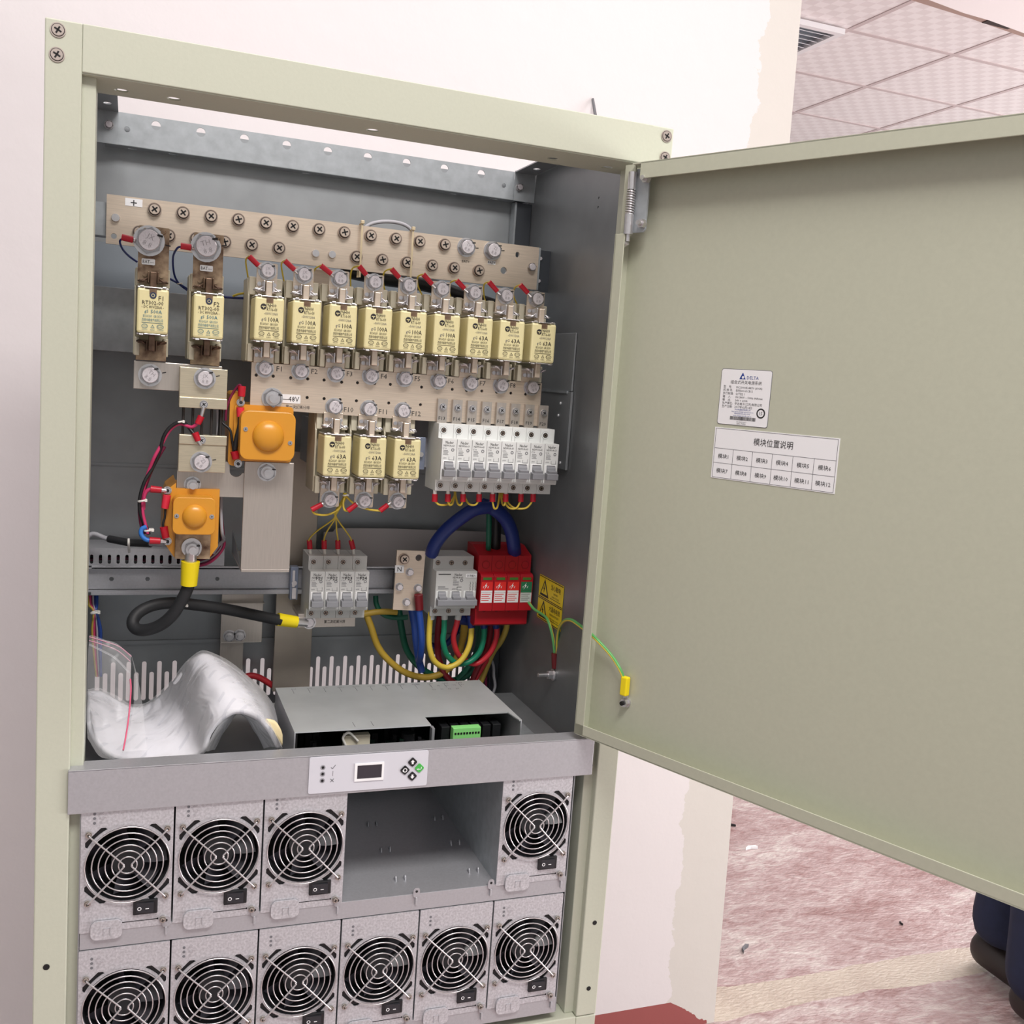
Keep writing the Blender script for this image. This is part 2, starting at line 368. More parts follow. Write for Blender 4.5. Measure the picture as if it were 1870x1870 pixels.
def ceil_mat():
    m, nt, b, N, L = new_tree('patterned_ceiling_tile'); b.inputs['Roughness'].default_value = .28
    tc = N('ShaderNodeTexCoord'); mp = N('ShaderNodeMapping'); mp.inputs['Location'].default_value = (0, .05 * 20 * 59 / 59, .5); mp.inputs['Scale'].default_value = (20, 20, 1)
    L(tc.outputs['Object'], mp.inputs[0]); ch = N('ShaderNodeTexChecker'); ch.inputs['Scale'].default_value = 1.0
    ch.inputs['Color1'].default_value = lin((246, 241, 241)); ch.inputs['Color2'].default_value = lin((234, 227, 227))
    L(mp.outputs[0], ch.inputs['Vector']); L(ch.outputs['Color'], b.inputs['Base Color']); return m
WALLM, FLOORM, CEILM = wall_mat(), floor_mat(), ceil_mat()
# wall / column behind the cabinet: right end is slightly out of plumb
mb = MB()
zt = 2.97
xe = lambda z: 1.272 - z * .0205
wv = [(-3, .72, 0), (xe(0), .72, 0), (xe(zt), .72, zt), (-3, .72, zt), (-3, .90, 0), (xe(0), .90, 0), (xe(zt), .90, zt), (-3, .90, zt)]
mb.raw(wv, [(0, 1, 2, 3), (1, 5, 6, 2), (5, 4, 7, 6), (4, 0, 3, 7)], WALLM)
struct(mb.build('wall_back'))
mb = MB(); mb.raw([(-3, -4, 0), (8, -4, 0), (8, 9, 0), (-3, 9, 0)], [(0, 1, 2, 3)], FLOORM); struct(mb.build('floor'))
# ceiling: tiles up to y = 2.52 line, the torn edge and the lower soffit in front
mb = MB(); mb.raw([(-3, -4, zt), (-3, 9, zt), (9, 9, zt), (9, -4, zt)], [(0, 1, 2, 3)], CEILM)
fr = mat('ceiling_grid_bar', (204, 190, 190), .4)
for k in range(-2, 12):
    x = 3.0 + (k - 1) * .6; mb.box(x - .012, x + .012, .92, 9, zt - .0025, zt - .0005, fr)
for k in range(0, 12):
    y = 2.95 + (k - 2) * .6; mb.box(1.05, 9, y - .012, y + .012, zt - .0029, zt - .0004, fr)
struct(mb.build('ceiling'))
mb = MB(); mb.prism([(2.3, 1.7), (2.3, 2.37), (2.8, 2.425), (3.0, 2.45), (3.2, 2.482), (3.35, 2.49), (3.57, 2.523), (3.9, 2.56), (4.8, 2.66), (4.8, 1.7)], zt - .03, zt - .0065, mat('painted_soffit', (250, 247, 247), .8), 'z')
mb.prism([(2.3, 2.37), (2.3, 2.43), (3.0, 2.515), (3.3, 2.54), (3.57, 2.575), (4.8, 2.72), (4.8, 2.66), (3.57, 2.523), (3.0, 2.45)], zt - .018, zt - .0065, mat('brown_raw_edge', (170, 146, 136), .8), 'z')
mb.box(3.36, 3.50, 2.50, 2.545, zt - .021, zt - .0175, mat('dark_gap', (60, 48, 46), .8)); struct(mb.build('trim_1'))
# louvred ceiling lamp
t = thing('ceiling_vent', 'white louvred grille set in the tiled ceiling beside the wall corner', 'vent', (2.7, 3.25, zt - .03))
mb = MB(); mb.plate([(2.38, 2.93), (2.97, 2.93), (2.97, 3.52), (2.38, 3.52)], [[(2.41, 2.96), (2.94, 2.96), (2.94, 3.49), (2.41, 3.49)]], zt - .03, zt - .007, WHITE, 'z'); mb.build('frame', t)
mb = MB(); mb.box(2.41, 2.94, 2.96, 3.49, zt - .0095, zt - .0075, mat('vent_backing', (150, 156, 164), .4)); mb.build('backing', t)
sl = None
for k in range(11):
    y = 3.0 + k * .046
    if sl is None:
        mb = MB(); M = Matrix.Translation((0, 0, 0)) @ Matrix.Rotation(.6, 4, 'X'); mb.box(-.262, .262, -.014, .014, -.001, .001, mat('slat_metal', (222, 224, 228), .35, .1), M=M)
        sl = mb.build('slat', t, world=False); sl.location = Vector((2.675, y, zt - .02)) - t.location
    else: dup_part(sl, t, (2.675, y, zt - .02))
# small scraps on the floor
for i, (px, py, s, c) in enumerate([(1370, 1550, .02, WHITE), (1358, 1735, .018, GREYI), (1645, 1688, .007, INK), (1335, 1508, .014, INK)]):
    p = atz(px, py, 0); mb = MB(); M = Matrix.Translation(p) @ Matrix.Rotation(.7 * i, 4, 'Z')
    mb.prism([(-s, -.3 * s), (-.3 * s, .2 * s), (.9 * s, .1 * s), (1.1 * s, -.35 * s), (0, -.1 * s)], 0.0005, .004 + s * .25, c, 'z', M=M)
    tag(mb.build('floor_scrap'), ['white crumpled scrap on the red floor near the wall corner', 'grey splinter on the red floor beside the concrete strip', 'tiny black crumb on the red floor left of the person', 'black scrap on the floor right against the wall corner'][i], 'scrap')
# crack and nail marks on the wall
mb = MB(); p = at(1081, 196, .72); mb.cyl((p.x, .719, p.z + .014), (p.x, .7, p.z - .022), .0022, GREYI, 8, r2=.003); tag(mb.build('wall_nail'), 'thin grey nail sticking out of the white wall above the cabinet', 'nail')

# ================================================================ CABINET SHELL
cab = thing('power_cabinet', 'tall cream green steel power cabinet with its door swung open, by the white wall', 'cabinet', (0.3, 0.17, 0))
BV = .0012
# corner posts: outer face 28 mm wide plus a recessed inner face
mb = MB(); mb.box(0, .0292, 0, .030, 0, 1.6, PAINT, BV); mb.box(.020, .0405, .009, .045, .60, 1.5605, PAINT, BV); mb.box(0, .003, .03, .36, .02, 1.59, PAINT)
for z in (.775 - .03, .46): mb.cyl((.0115, .0002, z), (.0115, -.0004, z), .003, DARK, 12)
lp = mb.build('left_post', cab)
mb = MB(); mb.box(.5745, .6, 0, .030, .6, 1.6, PAINT, BV); mb.box(.5635, .578, .009, .045, .60, 1.5605, PAINT, BV); mb.box(.597, .6, .03, .36, .02, 1.59, PAINT)
mb.box(.5745, .6, 0, .030, 0, .599, PAINT, BV)
for px, py in ((1086, 1685), (1075, 1805)): p = at(px, py, 0); mb.cyl((p.x, .0002, p.z), (p.x, -.0004, p.z), .0027, DARK, 12)
rp = mb.build('right_post', cab)
for par, l in ((lp, [(106, 55), (104, 100)]), (rp, [(1217, 249), (1214, 288)])):
    for px, py in l: p = at(px, py, 0); SCR(par, (p.x, 0, p.z), .0062, .0016, m=mat('corner_screw_steel', (196, 184, 176), .35, .7))
# top rail with an oval-holed lower flange
mb = MB(); mb.box(.0292, .5765, 0, .002, 1.5605, 1.6, PAINT, .0008); mb.box(.0292, .5765, .002, .06, 1.598, 1.5998, PAINT)
holes = [circ(x, .040, .0062, 14) for x in (.060, .105, .2900, .4820, .545)]
mb.plate([(.0292, .0015), (.5765, .0015), (.5765, .062), (.0292, .062)], holes, 1.5595, 1.561, PAINT, 'z')
mb.build('top_rail', cab)
# bottom rail and lower front of the frame
mb = MB(); mb.box(.0292, .5745, 0, .03, .52, .600, PAINT, BV); mb.box(.0292, .5745, .004, .03, .0, .519, PAINTD)
mb.build('bottom_rail', cab)
# side walls and back panel with ventilation slots
mb = MB(); hs = [circ(.112, 1.5415, .0016, 8), circ(.112, 1.531, .0016, 8)]
mb.plate([(.046, .62), (.34, .62), (.34, 1.6), (.046, 1.6)], hs, .571, .5725, mat('shaded_side_zinc', (134, 137, 139), .4, .55, .06, 30), 'x')  # darker copy of the zinc sheet, this wall's shade is in the colour
mb.build('right_side_sheet', cab)
mb = MB(); mb.box(.0265, .028, .045, .34, .62, 1.6, GALVD); mb.build('left_side_sheet', cab)
mb = MB(); hs = []
xs = []
for k in range(57):
    x = .0430 + k * .00915
    top = .9425 if k % 2 == 0 else .9285
    hs.append(rrect(x - .0027, x + .0027, .8915, top, .0025, 3))
mb.plate([(.028, .62), (.571, .62), (.571, 1.5945), (.028, 1.5945)], hs, .340, .3415, GALVD)
mb.box(.028, .571, .3365, .3398, .966, .9705, GALVD); mb.box(.028, .571, .338, .3398, 1.19, 1.193, GALVD)
mb.build('back_panel', cab)
# rear top channel with round holes
mb = MB(); hs = [circ(.0949 + .05006 * k, 1.591, .0052, 16) for k in range(9)] + [circ(.0635, 1.582, .0032, 12), circ(.5274, 1.5805, .003, 12)]
mb.plate([(.0535, 1.5640), (.5415, 1.5640), (.5415, 1.6), (.0535, 1.6)], hs, .320, .3215, GALV)
hs = [circ(x, y, .0055, 14, .7) for x, y in ((.070, .335), (.115, .332), (.272, .335), (.462, .335), (.518, .330))]
mb.plate([(.04, .3205), (.56, .3205), (.56, .345), (.04, .345)], hs, 1.5635, 1.565, GALV, 'z')
crail = mb.build('rear_cross_rail', cab)
for s, x0, x1 in ((0, .030, .0538), (1, .5412, .5705)):
    mb = MB(); mb.box(x0, x1, .3170, .3185, 1.5630, 1.601, GALV)
    xf = (.030, .0538) if not s else (.5412, .5705)
    mb.plate([(xf[0], .062), (xf[1], .062), (xf[1], .318), (xf[0], .318)], [circ((xf[0] + xf[1]) / 2 + .001, y, .0045, 12, 1.2) for y in (.28, .15)], 1.599, 1.6005, GALVD, 'z')
    br = mb.build('corner_bracket', cab)
    BOLT(br, ((.0441, .317, 1.5834) if not s else (.5483, .317, 1.5804)), .0042, .004, marks=False)
# inner rear column visible in the right corner
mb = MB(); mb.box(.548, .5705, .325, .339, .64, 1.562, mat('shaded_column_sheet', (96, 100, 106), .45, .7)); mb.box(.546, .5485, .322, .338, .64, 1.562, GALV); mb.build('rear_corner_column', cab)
# horizontal mounting sheets behind the busbars
mb = MB(); mb.box(.029, .5705, .28, .2815, 1.3275, 1.3995, GALV, .0005); mb.box(.029, .5705, .2815, .338, 1.398, 1.3995, GALV); mb.box(.029, .5705, .2815, .338, 1.3275, 1.329, GALV)
mb.box(.029, .5705, .315, .3165, 1.399, 1.452, mat('blue_grey_zinc', (142, 150, 158), .5, .6)); mb.build('mounting_sheet', cab)
# mounting plates on the right wall
mb = MB(); mb.box(.5685, .5705, .141, .25, 1.3195, 1.389, GALVD, .0004); mb.box(.5675, .5705, .1385, .25, 1.2245, 1.3185, GALVD, .0004); mb.box(.5665, .5705, .150, .25, 1.3165, 1.3195, GALV)
mp_ = mb.build('side_mounting_plate', cab)
for y, z in ((.168, 1.304), (.172, 1.289), (.155, 1.232)): mb = MB(); mb.cyl((.5676, y, z), (.5664, y, z), .0016, WHITE, 12); mb.build('rivet', mp_)
# bracket of the positive bar, left and right
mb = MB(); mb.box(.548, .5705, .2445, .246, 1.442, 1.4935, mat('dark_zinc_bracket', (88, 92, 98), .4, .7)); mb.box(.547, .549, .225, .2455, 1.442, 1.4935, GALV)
br = mb.build('busbar_bracket', cab)
for z in (1.483, 1.455): BOLT(br, (.5562, .2445, z), .0026, .002, name='rivet', washer=False, marks=False)
mb = MB(); mb.box(.029, .046, .226, .25, 1.45, 1.485, GALV); mb.build('busbar_bracket', cab)
# ---- interior shelf deck and strip on the right
mb = MB(); mb.box(.03, .571, .004, .268, .9035, .9048, GALVD); mb.box(.505, .5395, .03, .267, .9048, .9068, GALV, .0004)
p = (.523, .215); mb.cyl((p[0], p[1], .9066), (p[0], p[1], .9071), .004, DARK, 12)
mb.build('inner_shelf', cab)
# ---- earth stud on the right wall
stud = MB(); c0 = Vector((.5708, .1319, .9712))
stud.cyl(c0, c0 + Vector((-.0016, 0, 0)), .0075, STEEL, 20); stud.cyl(c0 + Vector((-.0016, 0, 0)), c0 + Vector((-.008, 0, 0)), .0055, STEEL, 6); stud.cyl(c0, c0 + Vector((-.021, 0, 0)), .0027, STEEL, 12)
stud.build('earth_stud', cab)
# ---- warning sticker on the right wall: two yellow fields
T_ = Matrix(((0, 1, 0, .5705), (-1, 0, 0, 0), (0, 0, 1, 0), (0, 0, 0, 1)))   # local x -> -Y, local y -> +X
mb = MB(T_)
def wl(mb, x, z, s=1):
    pass
X0, X1 = -.198, -.121
mb.box(X0, X1, -.0004, 0, 1.0285, 1.0845, WARN); mb.box(X0, X1, -.0006, 0, 1.0560, 1.0570, WARN)
for z in (1.0835, 1.0575, 1.0555, 1.0300): mb.box(X0 + .001, X1 - .001, -.0007, 0, z - .0006, z + .0003, INK)
for zc, a, b_, c in ((1.070, '当心触电', 'DANGER!', 'HIGH VOLTAGE'), (1.0425, '大漏电电流', '接通电源前须先接地', 'High leakage current')):
    tri = [(X0 + .005, zc - .0105), (X0 + .033, zc - .0105), (X0 + .019, zc + .0115)]
    mb.prism(tri, -.0008, -.0003, INK); mb.prism([(X0 + .0095, zc - .0075), (X0 + .0285, zc - .0075), (X0 + .019, zc + .0070)], -.0010, -.0003, WARN)
    mb.prism([(X0 + .0195, zc + .005), (X0 + .0165, zc - .001), (X0 + .0187, zc - .001), (X0 + .0180, zc - .006), (X0 + .0215, zc + .0006), (X0 + .0193, zc + .0006)], -.0013, -.0005, INK)
    mb.text(a, X0 + .055, zc + .006, .0078, INK, -.0008, maxw=.034); mb.text(b_, X0 + .055, zc - .001, .0032, INK, -.0008, maxw=.034); mb.text(c, X0 + .055, zc - .0055, .0032, INK, -.0008, maxw=.034)
    mb.box(X0 + .038, X0 + .07, -.0007, 0, zc - .0088, zc - .0083, INK)
mb.build('warning_sticker', cab, 'yellow electric hazard sticker on the right inner wall')

# ================================================================ DOOR (part of the cabinet)
DD = Vector((.409, -.912, 0)).normalized(); DN = Vector((-.912, -.409, 0)).normalized()
O_ = Vector((.548, -.015, 0))
# local x along the door, local y away from the viewer (out of the door), local z up
DM = Matrix(((DD.x, -DN.x, 0, O_.x), (DD.y, -DN.y, 0, O_.y), (0, 0, 1, 0), (0, 0, 0, 1)))
U0, U1, ZB, ZT, DP = -.0155, .585, .9455, 1.5555, .022
mb = MB(DM)
mb.box(U0 + .001, U1, DP, DP + .0015, ZB, ZT, PAINTD)                                   # panel
mb.box(U0, U0 + .0015, 0, DP + .001, ZB, 1.4855, PAINTD); mb.box(U1 - .0015, U1, 0, DP + .001, ZB, ZT, PAINTD)
mb.box(U0, U1, .0, DP + .001, ZB, ZB + .0015, PAINTD); mb.box(.0, U1, .0, DP + .001, ZT - .0015, ZT, PAINTD)
mb.box(.0104, U1, 0, .0013, ZT - .0165, ZT, PAINTD, .0005)                              # lips
mb.box(U0, U1, 0, .0013, ZB, ZB + .0125, PAINTD, .0005); mb.box(U0, -.0028, 0, .0013, ZB, 1.4855, PAINTD, .0005); mb.box(U1 - .014, U1, 0, .0013, ZB, ZT, PAINTD, .0005)
mb.box(U0 + .002, .0, .0055, .0075, 1.484, ZT, PAINTD)
door = mb.build('cabinet_door', cab)
# hinge: plate, pin, spring, nuts
mb = MB(DM)
mb.prism(rrect(-.004, .0165, 1.487, 1.551, .004), .0085, .0105, GALV); mb.build('hinge_plate', door)
mb = MB(DM)
def hz(px, py): # point in the hinge plane
    d = MR @ Vector((px - 935, py - 935, FPX)); o = O_ - DN * .006; n = DN
    t = (o - CAMLOC).dot(n) / d.dot(n); q = DM.inverted() @ (CAMLOC + d * t); return q
a = hz(1158, 315); b_ = hz(1149, 432)
hx = lambda z: a.x + (b_.x - a.x) * (a.z - z) / (a.z - b_.z)
za, zb = a.z, b_.z
zz = lambda f: (hx(za + (zb - za) * f), .004, za + (zb - za) * f)
mb.cyl(zz(0), zz(.27), .0042, STEEL, 16); mb.cyl(zz(.27), zz(.66), .0022, STEEL, 12); mb.cyl(zz(.66), zz(.97), .0048, STEEL, 16); mb.cyl(zz(.97), zz(1.08), .0024, STEEL, 12)
q = Vector(zz(1.10)); mb.cyl(q, q + Vector((-.006, 0, -.003)), .0026, STEEL, 12)
mb.build('hinge_pin', door)
mb = MB(DM); sp = []
for k in range(101):
    f = .27 + .39 * k / 100; c = zz(f); th = k / 100 * 2 * PI * 10; sp.append((c[0] + .0040 * math.cos(th), c[1] + .0040 * math.sin(th), c[2]))
mb.tube(sp, .0009, STEEL, 6, sm=False); mb.build('hinge_spring', door)
for px, py in ((1180, 326), (1172, 408)):
    q = hz(px, py); mb = MB(DM); mb.cyl((q.x, .0085, q.z), (q.x, .0035, q.z), .0048, STEEL, 6); mb.cyl((q.x, .0085, q.z), (q.x, -.001, q.z), .0025, STEEL, 12); mb.build('hinge_nut', door)
# earth stud on the door
mb = MB(DM); mb.cyl((.0369, DP, .992), (.0369, DP - .002, .992), .0055, STEEL, 20); mb.cyl((.0369, DP - .002, .992), (.0369, DP - .007, .992), .0046, STEEL, 6); mb.cyl((.0369, DP, .992), (.0369, DP - .010, .992), .0024, DARK, 12); mb.build('earth_stud', door)
# labels on the inside of the door
mb = MB(DM); LP = DP - .0003
def quadT(mb, p00, p10, p11, p01):
    """returns a mapping matrix for a label with corners given in door coordinates: lower left, lower right, upper left"""
    ux = Vector((p10[0] - p00[0], 0, p10[1] - p00[1])); uz = Vector((p01[0] - p00[0], 0, p01[1] - p00[1]))
    return DM @ Matrix(((ux.x, 0, uz.x, p00[0]), (0, 1, 0, 0), (ux.z, 0, uz.z, p00[1]), (0, 0, 0, 1))), ux.length, uz.length
M, w, h = quadT(mb, (.1170, 1.2993), (.1736, 1.2993), None, (.1168, 1.3535))
mb = MB(M @ Matrix.Scale(1 / 57, 4, (1, 0, 0)) @ Matrix.Scale(1 / 54, 4, (0, 0, 1)))   # label in millimetres: 57 x 54
mb.prism(rrect(0, 57, 0, 54, 2.5), LP, DP, GREYI); mb.prism(rrect(.5, 56.5, .5, 53.5, 2.2), LP - .0001, DP, WHITE)
mb.prism([(21, 44.5), (28, 44.5), (24.5, 51)], LP - .0002, LP, INKN); mb.prism(circ(25, 46.3, 1.3, 12), LP - .0003, LP, WHITE); mb.text('DELTA', 29.5, 46.3, 4.6, INKN, LP - .0002, 'l', maxw=13)
mb.text('组合式开关电源系统', 29, 41.4, 3.9, INK, LP - .0002, maxw=35)
rows = [('型    号:', 'MCS3000E-48/50 (600A)'), ('机 种 号:', 'ESFE600-KCB12'), ('执行标准:', 'Q/TESJ 1'), ('输    入:', '3N 380V ~ 50Hz 64Amax'), ('输    出:', '54V = 600A'), ('生产单位:', '中达电子(江苏)有限公司'), ('生产日期:', '2017年02月14日')]
for k, (a, b2) in enumerate(rows):
    z = 36.6 - 3.15 * k; mb.text(a, 4, z, 2.9, INK, LP - .0002, 'l', maxw=13); mb.text(b2, 18.5, z, 2.9, INK, LP - .0002, 'l', maxw=(34 if k in (0, 3, 5) else 24))
for k, a in enumerate(('中达电通股份有限公司', 'http://www.deltagreentech.com.cn', '服务热线 400-820-9595', 'www.deltagreentech.com.cn')): mb.text(a, 28, 15.3 - 1.9 * k, 1.8, INKN, LP - .0002, maxw=25)
ring(mb, 48.5, 13.3, 3.4, 4.8, LP - .0002, INK, 24); mb.text('15', 48.5, 13.3, 4.6, INK, LP - .0002)
x = 14.5
while x < 43:
    w_ = random.choice((.25, .45, .7)); mb.box(x, x + w_, LP - .0002, LP, 5.2, 8.6, INK); x += w_ + random.choice((.25, .4))
mb.text('MCS3000E-48/50', 28, 3.6, 1.6, GREYI, LP - .0002, maxw=20); mb.text('EAC 70026', 28, 1.9, 2.2, INK, LP - .0002)
mb.build('rating_label', door, 'white printed rating label')
M, w, h = quadT(None, (.1160, 1.2458), (.2492, 1.2462), None, (.1155, 1.2960))
mb = MB(M @ Matrix.Scale(1 / 133, 4, (1, 0, 0)) @ Matrix.Scale(1 / 50.5, 4, (0, 0, 1)))
mb.box(0, 133, LP - .0001, DP, 0, 50.5, WHITE)
for z0 in (1, 15.5, 30, 49.5): mb.box(1.5, 131.5, LP - .0002, LP, z0 - .2, z0 + .2, GREYI)
for k in range(7):
    x = 1.5 + 130 * k / 6; mb.box(x - .2, x + .2, LP - .0002, LP, 1, 49.5 if k in (0, 6) else 30, GREYI)
mb.text('模块位置说明', 66, 39.5, 8, INK, LP - .0003, maxw=42)
for k in range(12):
    mb.text('模块%d' % (k + 1), 12.3 + (k % 6) * 21.7, 22.3 - 14.5 * (k // 6), 5.2, INK, LP - .0003, maxw=15)
mb.build('module_position_label', door, 'white printed module position table')

# ================================================================ BUSBARS
# positive bar
pb = thing('positive_busbar', 'long nickel busbar with a plus sticker and two rows of cross screws, topmost', 'busbar', (.295, .222, 1.467))
mb = MB(); hs = [circ(.0535, 1.4500, .0030, 14), rrect(.5140, .5192, 1.4780, 1.4848, .0024), circ(.4995 + .0005, 1.4605, .0042, 16)]
mb.plate([(.0456, 1.4415), (.5448, 1.4415), (.5448, 1.4931), (.0456, 1.4931)], hs, .220, .224, NICK)
mb.box(.0640, .0815, .2196, .2201, 1.4835, 1.4915, WHITE); mb.text('+', .0727, 1.4872, .013, INK, .2194)
mb.box(.4785, .4885, .2196, .2201, 1.4660, 1.4705, WHITE); mb.text('BAT+', .4835, 1.4682, .0042, INK, .2194); mb.text('BAT+', .4503, 1.4660, .0042, INK, .2196)
mb.build('bar', pb)
for i, x in enumerate([.0939, .1233, .1527, .1821, .2120, .2419, .2718, .3009, .3319, .3620, .3908, .4221]): SCR(pb, (x, .220, 1.4824), .0072, .0065, v=i % 4)
for i, x in enumerate([.0790, .1092, .1380, .1682, .1974, .2277, .3164, .3471, .3769, .4080, .4355, .4670]): SCR(pb, (x, .220, 1.4565), .0072, .0065, v=i % 4)
for x, z in ((.0548, 1.4691), (.2693, 1.4554), (.2882, 1.4562)): fit(pb, 'rivet', (x, .220, z), 'rv', lambda: MB().cyl((0, 0, 0), (0, -.004, 0), .0046, STEEL, 20, r2=.0040))
BOLT(pb, (.4497, .220, 1.4825), .0092, .008); BOLT(pb, (.4835, .220, 1.4823), .0092, .008, v=1); BOLT(pb, (.5358, .220, 1.4682), .0048, .005, marks=False, washer=False)
# clear nylon ties around the positive bar
for i, (px, lab) in enumerate(((659, 'clear nylon tie strapped around the top busbar, left one of two'), (752, 'clear nylon tie strapped around the top busbar, right one of two'))):
    a = at(px, 430, .2185).x; mb = MB(); mb.box(a - .0011, a + .0011, .2125, .2130, 1.434, 1.4955, TIE); mb.box(a - .0011, a + .0011, .2125, .2255, 1.4950, 1.4955, TIE)
    mb.box(a - .0011, a + .0011, .2250, .2255, 1.434, 1.4955, TIE); mb.box(a - .0011, a + .0011, .2125, .2255, 1.4335, 1.4340, TIE); mb.box(a - .0020, a + .0020, .2105, .2150, 1.494, 1.498, TIE, .0005)
    tag(mb.build('cable_tie'), lab, 'cable tie', 'nylon ties on the top busbar')
# negative bar with bolts F1..F12
nb = thing('negative_busbar', 'long nickel plated busbar marked -48V with numbered bolts F1 to F12', 'busbar', (.364, .150, 1.30))
mb = MB(); hs = []
BX = [.2087, .2470, .2859, .3249, .3640, .4040, .4426, .4804, .5192]
for i, (px, py) in enumerate([(468, 685), (499, 687), (531, 690), (562, 692), (592, 694), (624, 698), (653, 699), (684, 700), (713, 702), (742, 704), (770, 707), (798, 709), (826, 711), (852, 713), (880, 714), (907, 716), (933, 718), (960, 720), (986, 722),
                               (561, 726), (592, 728), (621, 730), (651, 732), (681, 734), (710, 736), (740, 737), (768, 739)]):
    p = at(px, py, .148); hs.append(circ(p.x, p.z, .0018, 10))
mb.plate([(.1950, 1.2770), (.3945, 1.2740), (.5325, 1.2755), (.5325, 1.3265), (.1950, 1.3265)], [h for h in hs if max(q[0] for q in h) < .531], .148, .152, NICK)
for i, x in enumerate(BX[:8]): mb.text('F%d' % (i + 1), x + .0155, 1.3215, .0078, INK, .1478)
for i in range(3): mb.text('F%d' % (10 + i), BX[2 + i] + .0165, 1.2818, .0078, INK, .1478)
mb.prism(rrect(.2265, .2485, 1.2850, 1.2945, .001), .1474, .148, WHITE); mb.text('—48V', .2375, 1.2898, .0078, INK, .1472, maxw=.019)
mb.text('第一次切离分排', .2460, 1.2812, .0042, INK, .1478, maxw=.026)
mb.build('bar', nb)
for i, x in enumerate(BX): BOLT(nb, (x, .148, 1.3208), .0080, .0075, v=i % 3)
for i in range(3): BOLT(nb, (BX[2 + i], .148, 1.2840), .0080, .0075, v=i % 3)
BOLT(nb, (.2181, .148, 1.2893), .0092, .007, studs=.009)

# ================================================================ FUSES AND HOLDERS
def fuse_body(kind, f=None):
    """origin: centre of the front face"""
    mb = MB(); mb.box(-.015, .015, 0, .040, -.0222, .0222, FUSEB, .0022)
    mb.box(-.0035, .0035, -.0004, .001, .0165, .0224, TARN)
    Y = -.0005
    if kind == '500A':
        mb.prism(circ(.0, .0155, .0033, 20), Y, 0, mat('dark_blue_logo', (44, 54, 80), .5)); ring(mb, 0, .0155, .0012, .0017, Y - .0002, FUSEB, 12)
        mb.text(f, .0075, .0132, .0065, INK, Y); mb.text('RT302-00', 0, .0083, .0052, INK, Y, maxw=.020); mb.text('- DC 80V/25kA -', 0, .0042, .0040, INK, Y, maxw=.021)
        mb.text('gS', -.006, -.0004, .0042, INKB, Y); mb.text('500A', .0035, -.0004, .0050, INKB, Y); C = INKB
    else:
        mb.prism(circ(-.0062, .0125, .0030, 20), Y, 0, INK); mb.box(-.0081, -.0043, Y - .0003, Y, .0121, .0129, FUSEB); mb.box(-.0066, -.0058, Y - .0003, Y, .0105, .0118, FUSEB)
        mb.text('*NH00', .0015, .0143, .0050, INK, Y, maxw=.0105); mb.text('RT16-00', .0025, .0102, .0048, INK, Y, maxw=.0105); mb.text('~500V/120kA', .0015, .0058, .0036, GREYI, Y, maxw=.014)
        mb.text('gG', -.0055, -.0002, .0045, GREYI, Y); mb.text(kind, .0045, -.0002, .0066, INK, Y, maxw=.0105); C = INK
    mb.text('IEC60269  GB13539', 0, -.0050, .0034, C, Y, maxw=.018); mb.text('西安中熔电气有限公司', 0, -.0090, .0034, C, Y, maxw=.020)
    mb.box(-.0102, .0102, Y, 0, -.0118, -.0115, C)
    for x, rx in ((-.0073, .0029), (.0075, .0034)):
        a = [(x + (rx) * math.cos(t * PI / 9), Y, -.0152 + .0022 * math.sin(t * PI / 9)) for t in range(18)]; b = [(x + (rx - .0004) * math.cos(t * PI / 9), Y, -.0152 + .0018 * math.sin(t * PI / 9)) for t in range(18)]
        mb.raw(a + b, [(k, (k + 1) % 18, 18 + (k + 1) % 18, 18 + k) for k in range(18)], C)
    mb.text('CCC', -.0073, -.0152, .0022, C, Y, maxw=.0035); mb.text('△', .0002, -.0152, .0042, C, Y); mb.text('RoHS', .0075, -.0152, .0020, C, Y, maxw=.0045)
    for x, s in ((-.0073, '002177'), (.0002, 'KEMA'), (.0078, 'COMPLIANT')): mb.text(s, x, -.0186, .0017, C, Y, maxw=.0062)
    return mb
def make_fuse(kind, label, loc, f=None, tarn=False):
    mm = TARN if tarn else NICK
    t = thing('fuse_link', label, 'fuse', (0, 0, 0))
    fuse_body(kind, f).build('ceramic_body', t)
    for s in (1, -1):
        mb = MB(); mb.box(-.0148, .0148, .003, .037, s * .0223, s * .0237, STEEL, .0004); mb.box(-.0078, .0078, -.0015, .004, s * .0226, s * .0236, STEEL, .0003); mb.box(.0085, .0125, .000, .004, s * .0232, s * .0246, STEEL, .0004); mb.box(-.0125, -.0085, .000, .004, s * .0232, s * .0246, STEEL, .0004)
        mb.build('end_plate', t)
        mb = MB(); mb.box(-.0031, .0031, .010, .028, s * .0236, s * .0395, TARD if tarn else mm, .0008); mb.build('blade', t)
    t.location = loc; return t
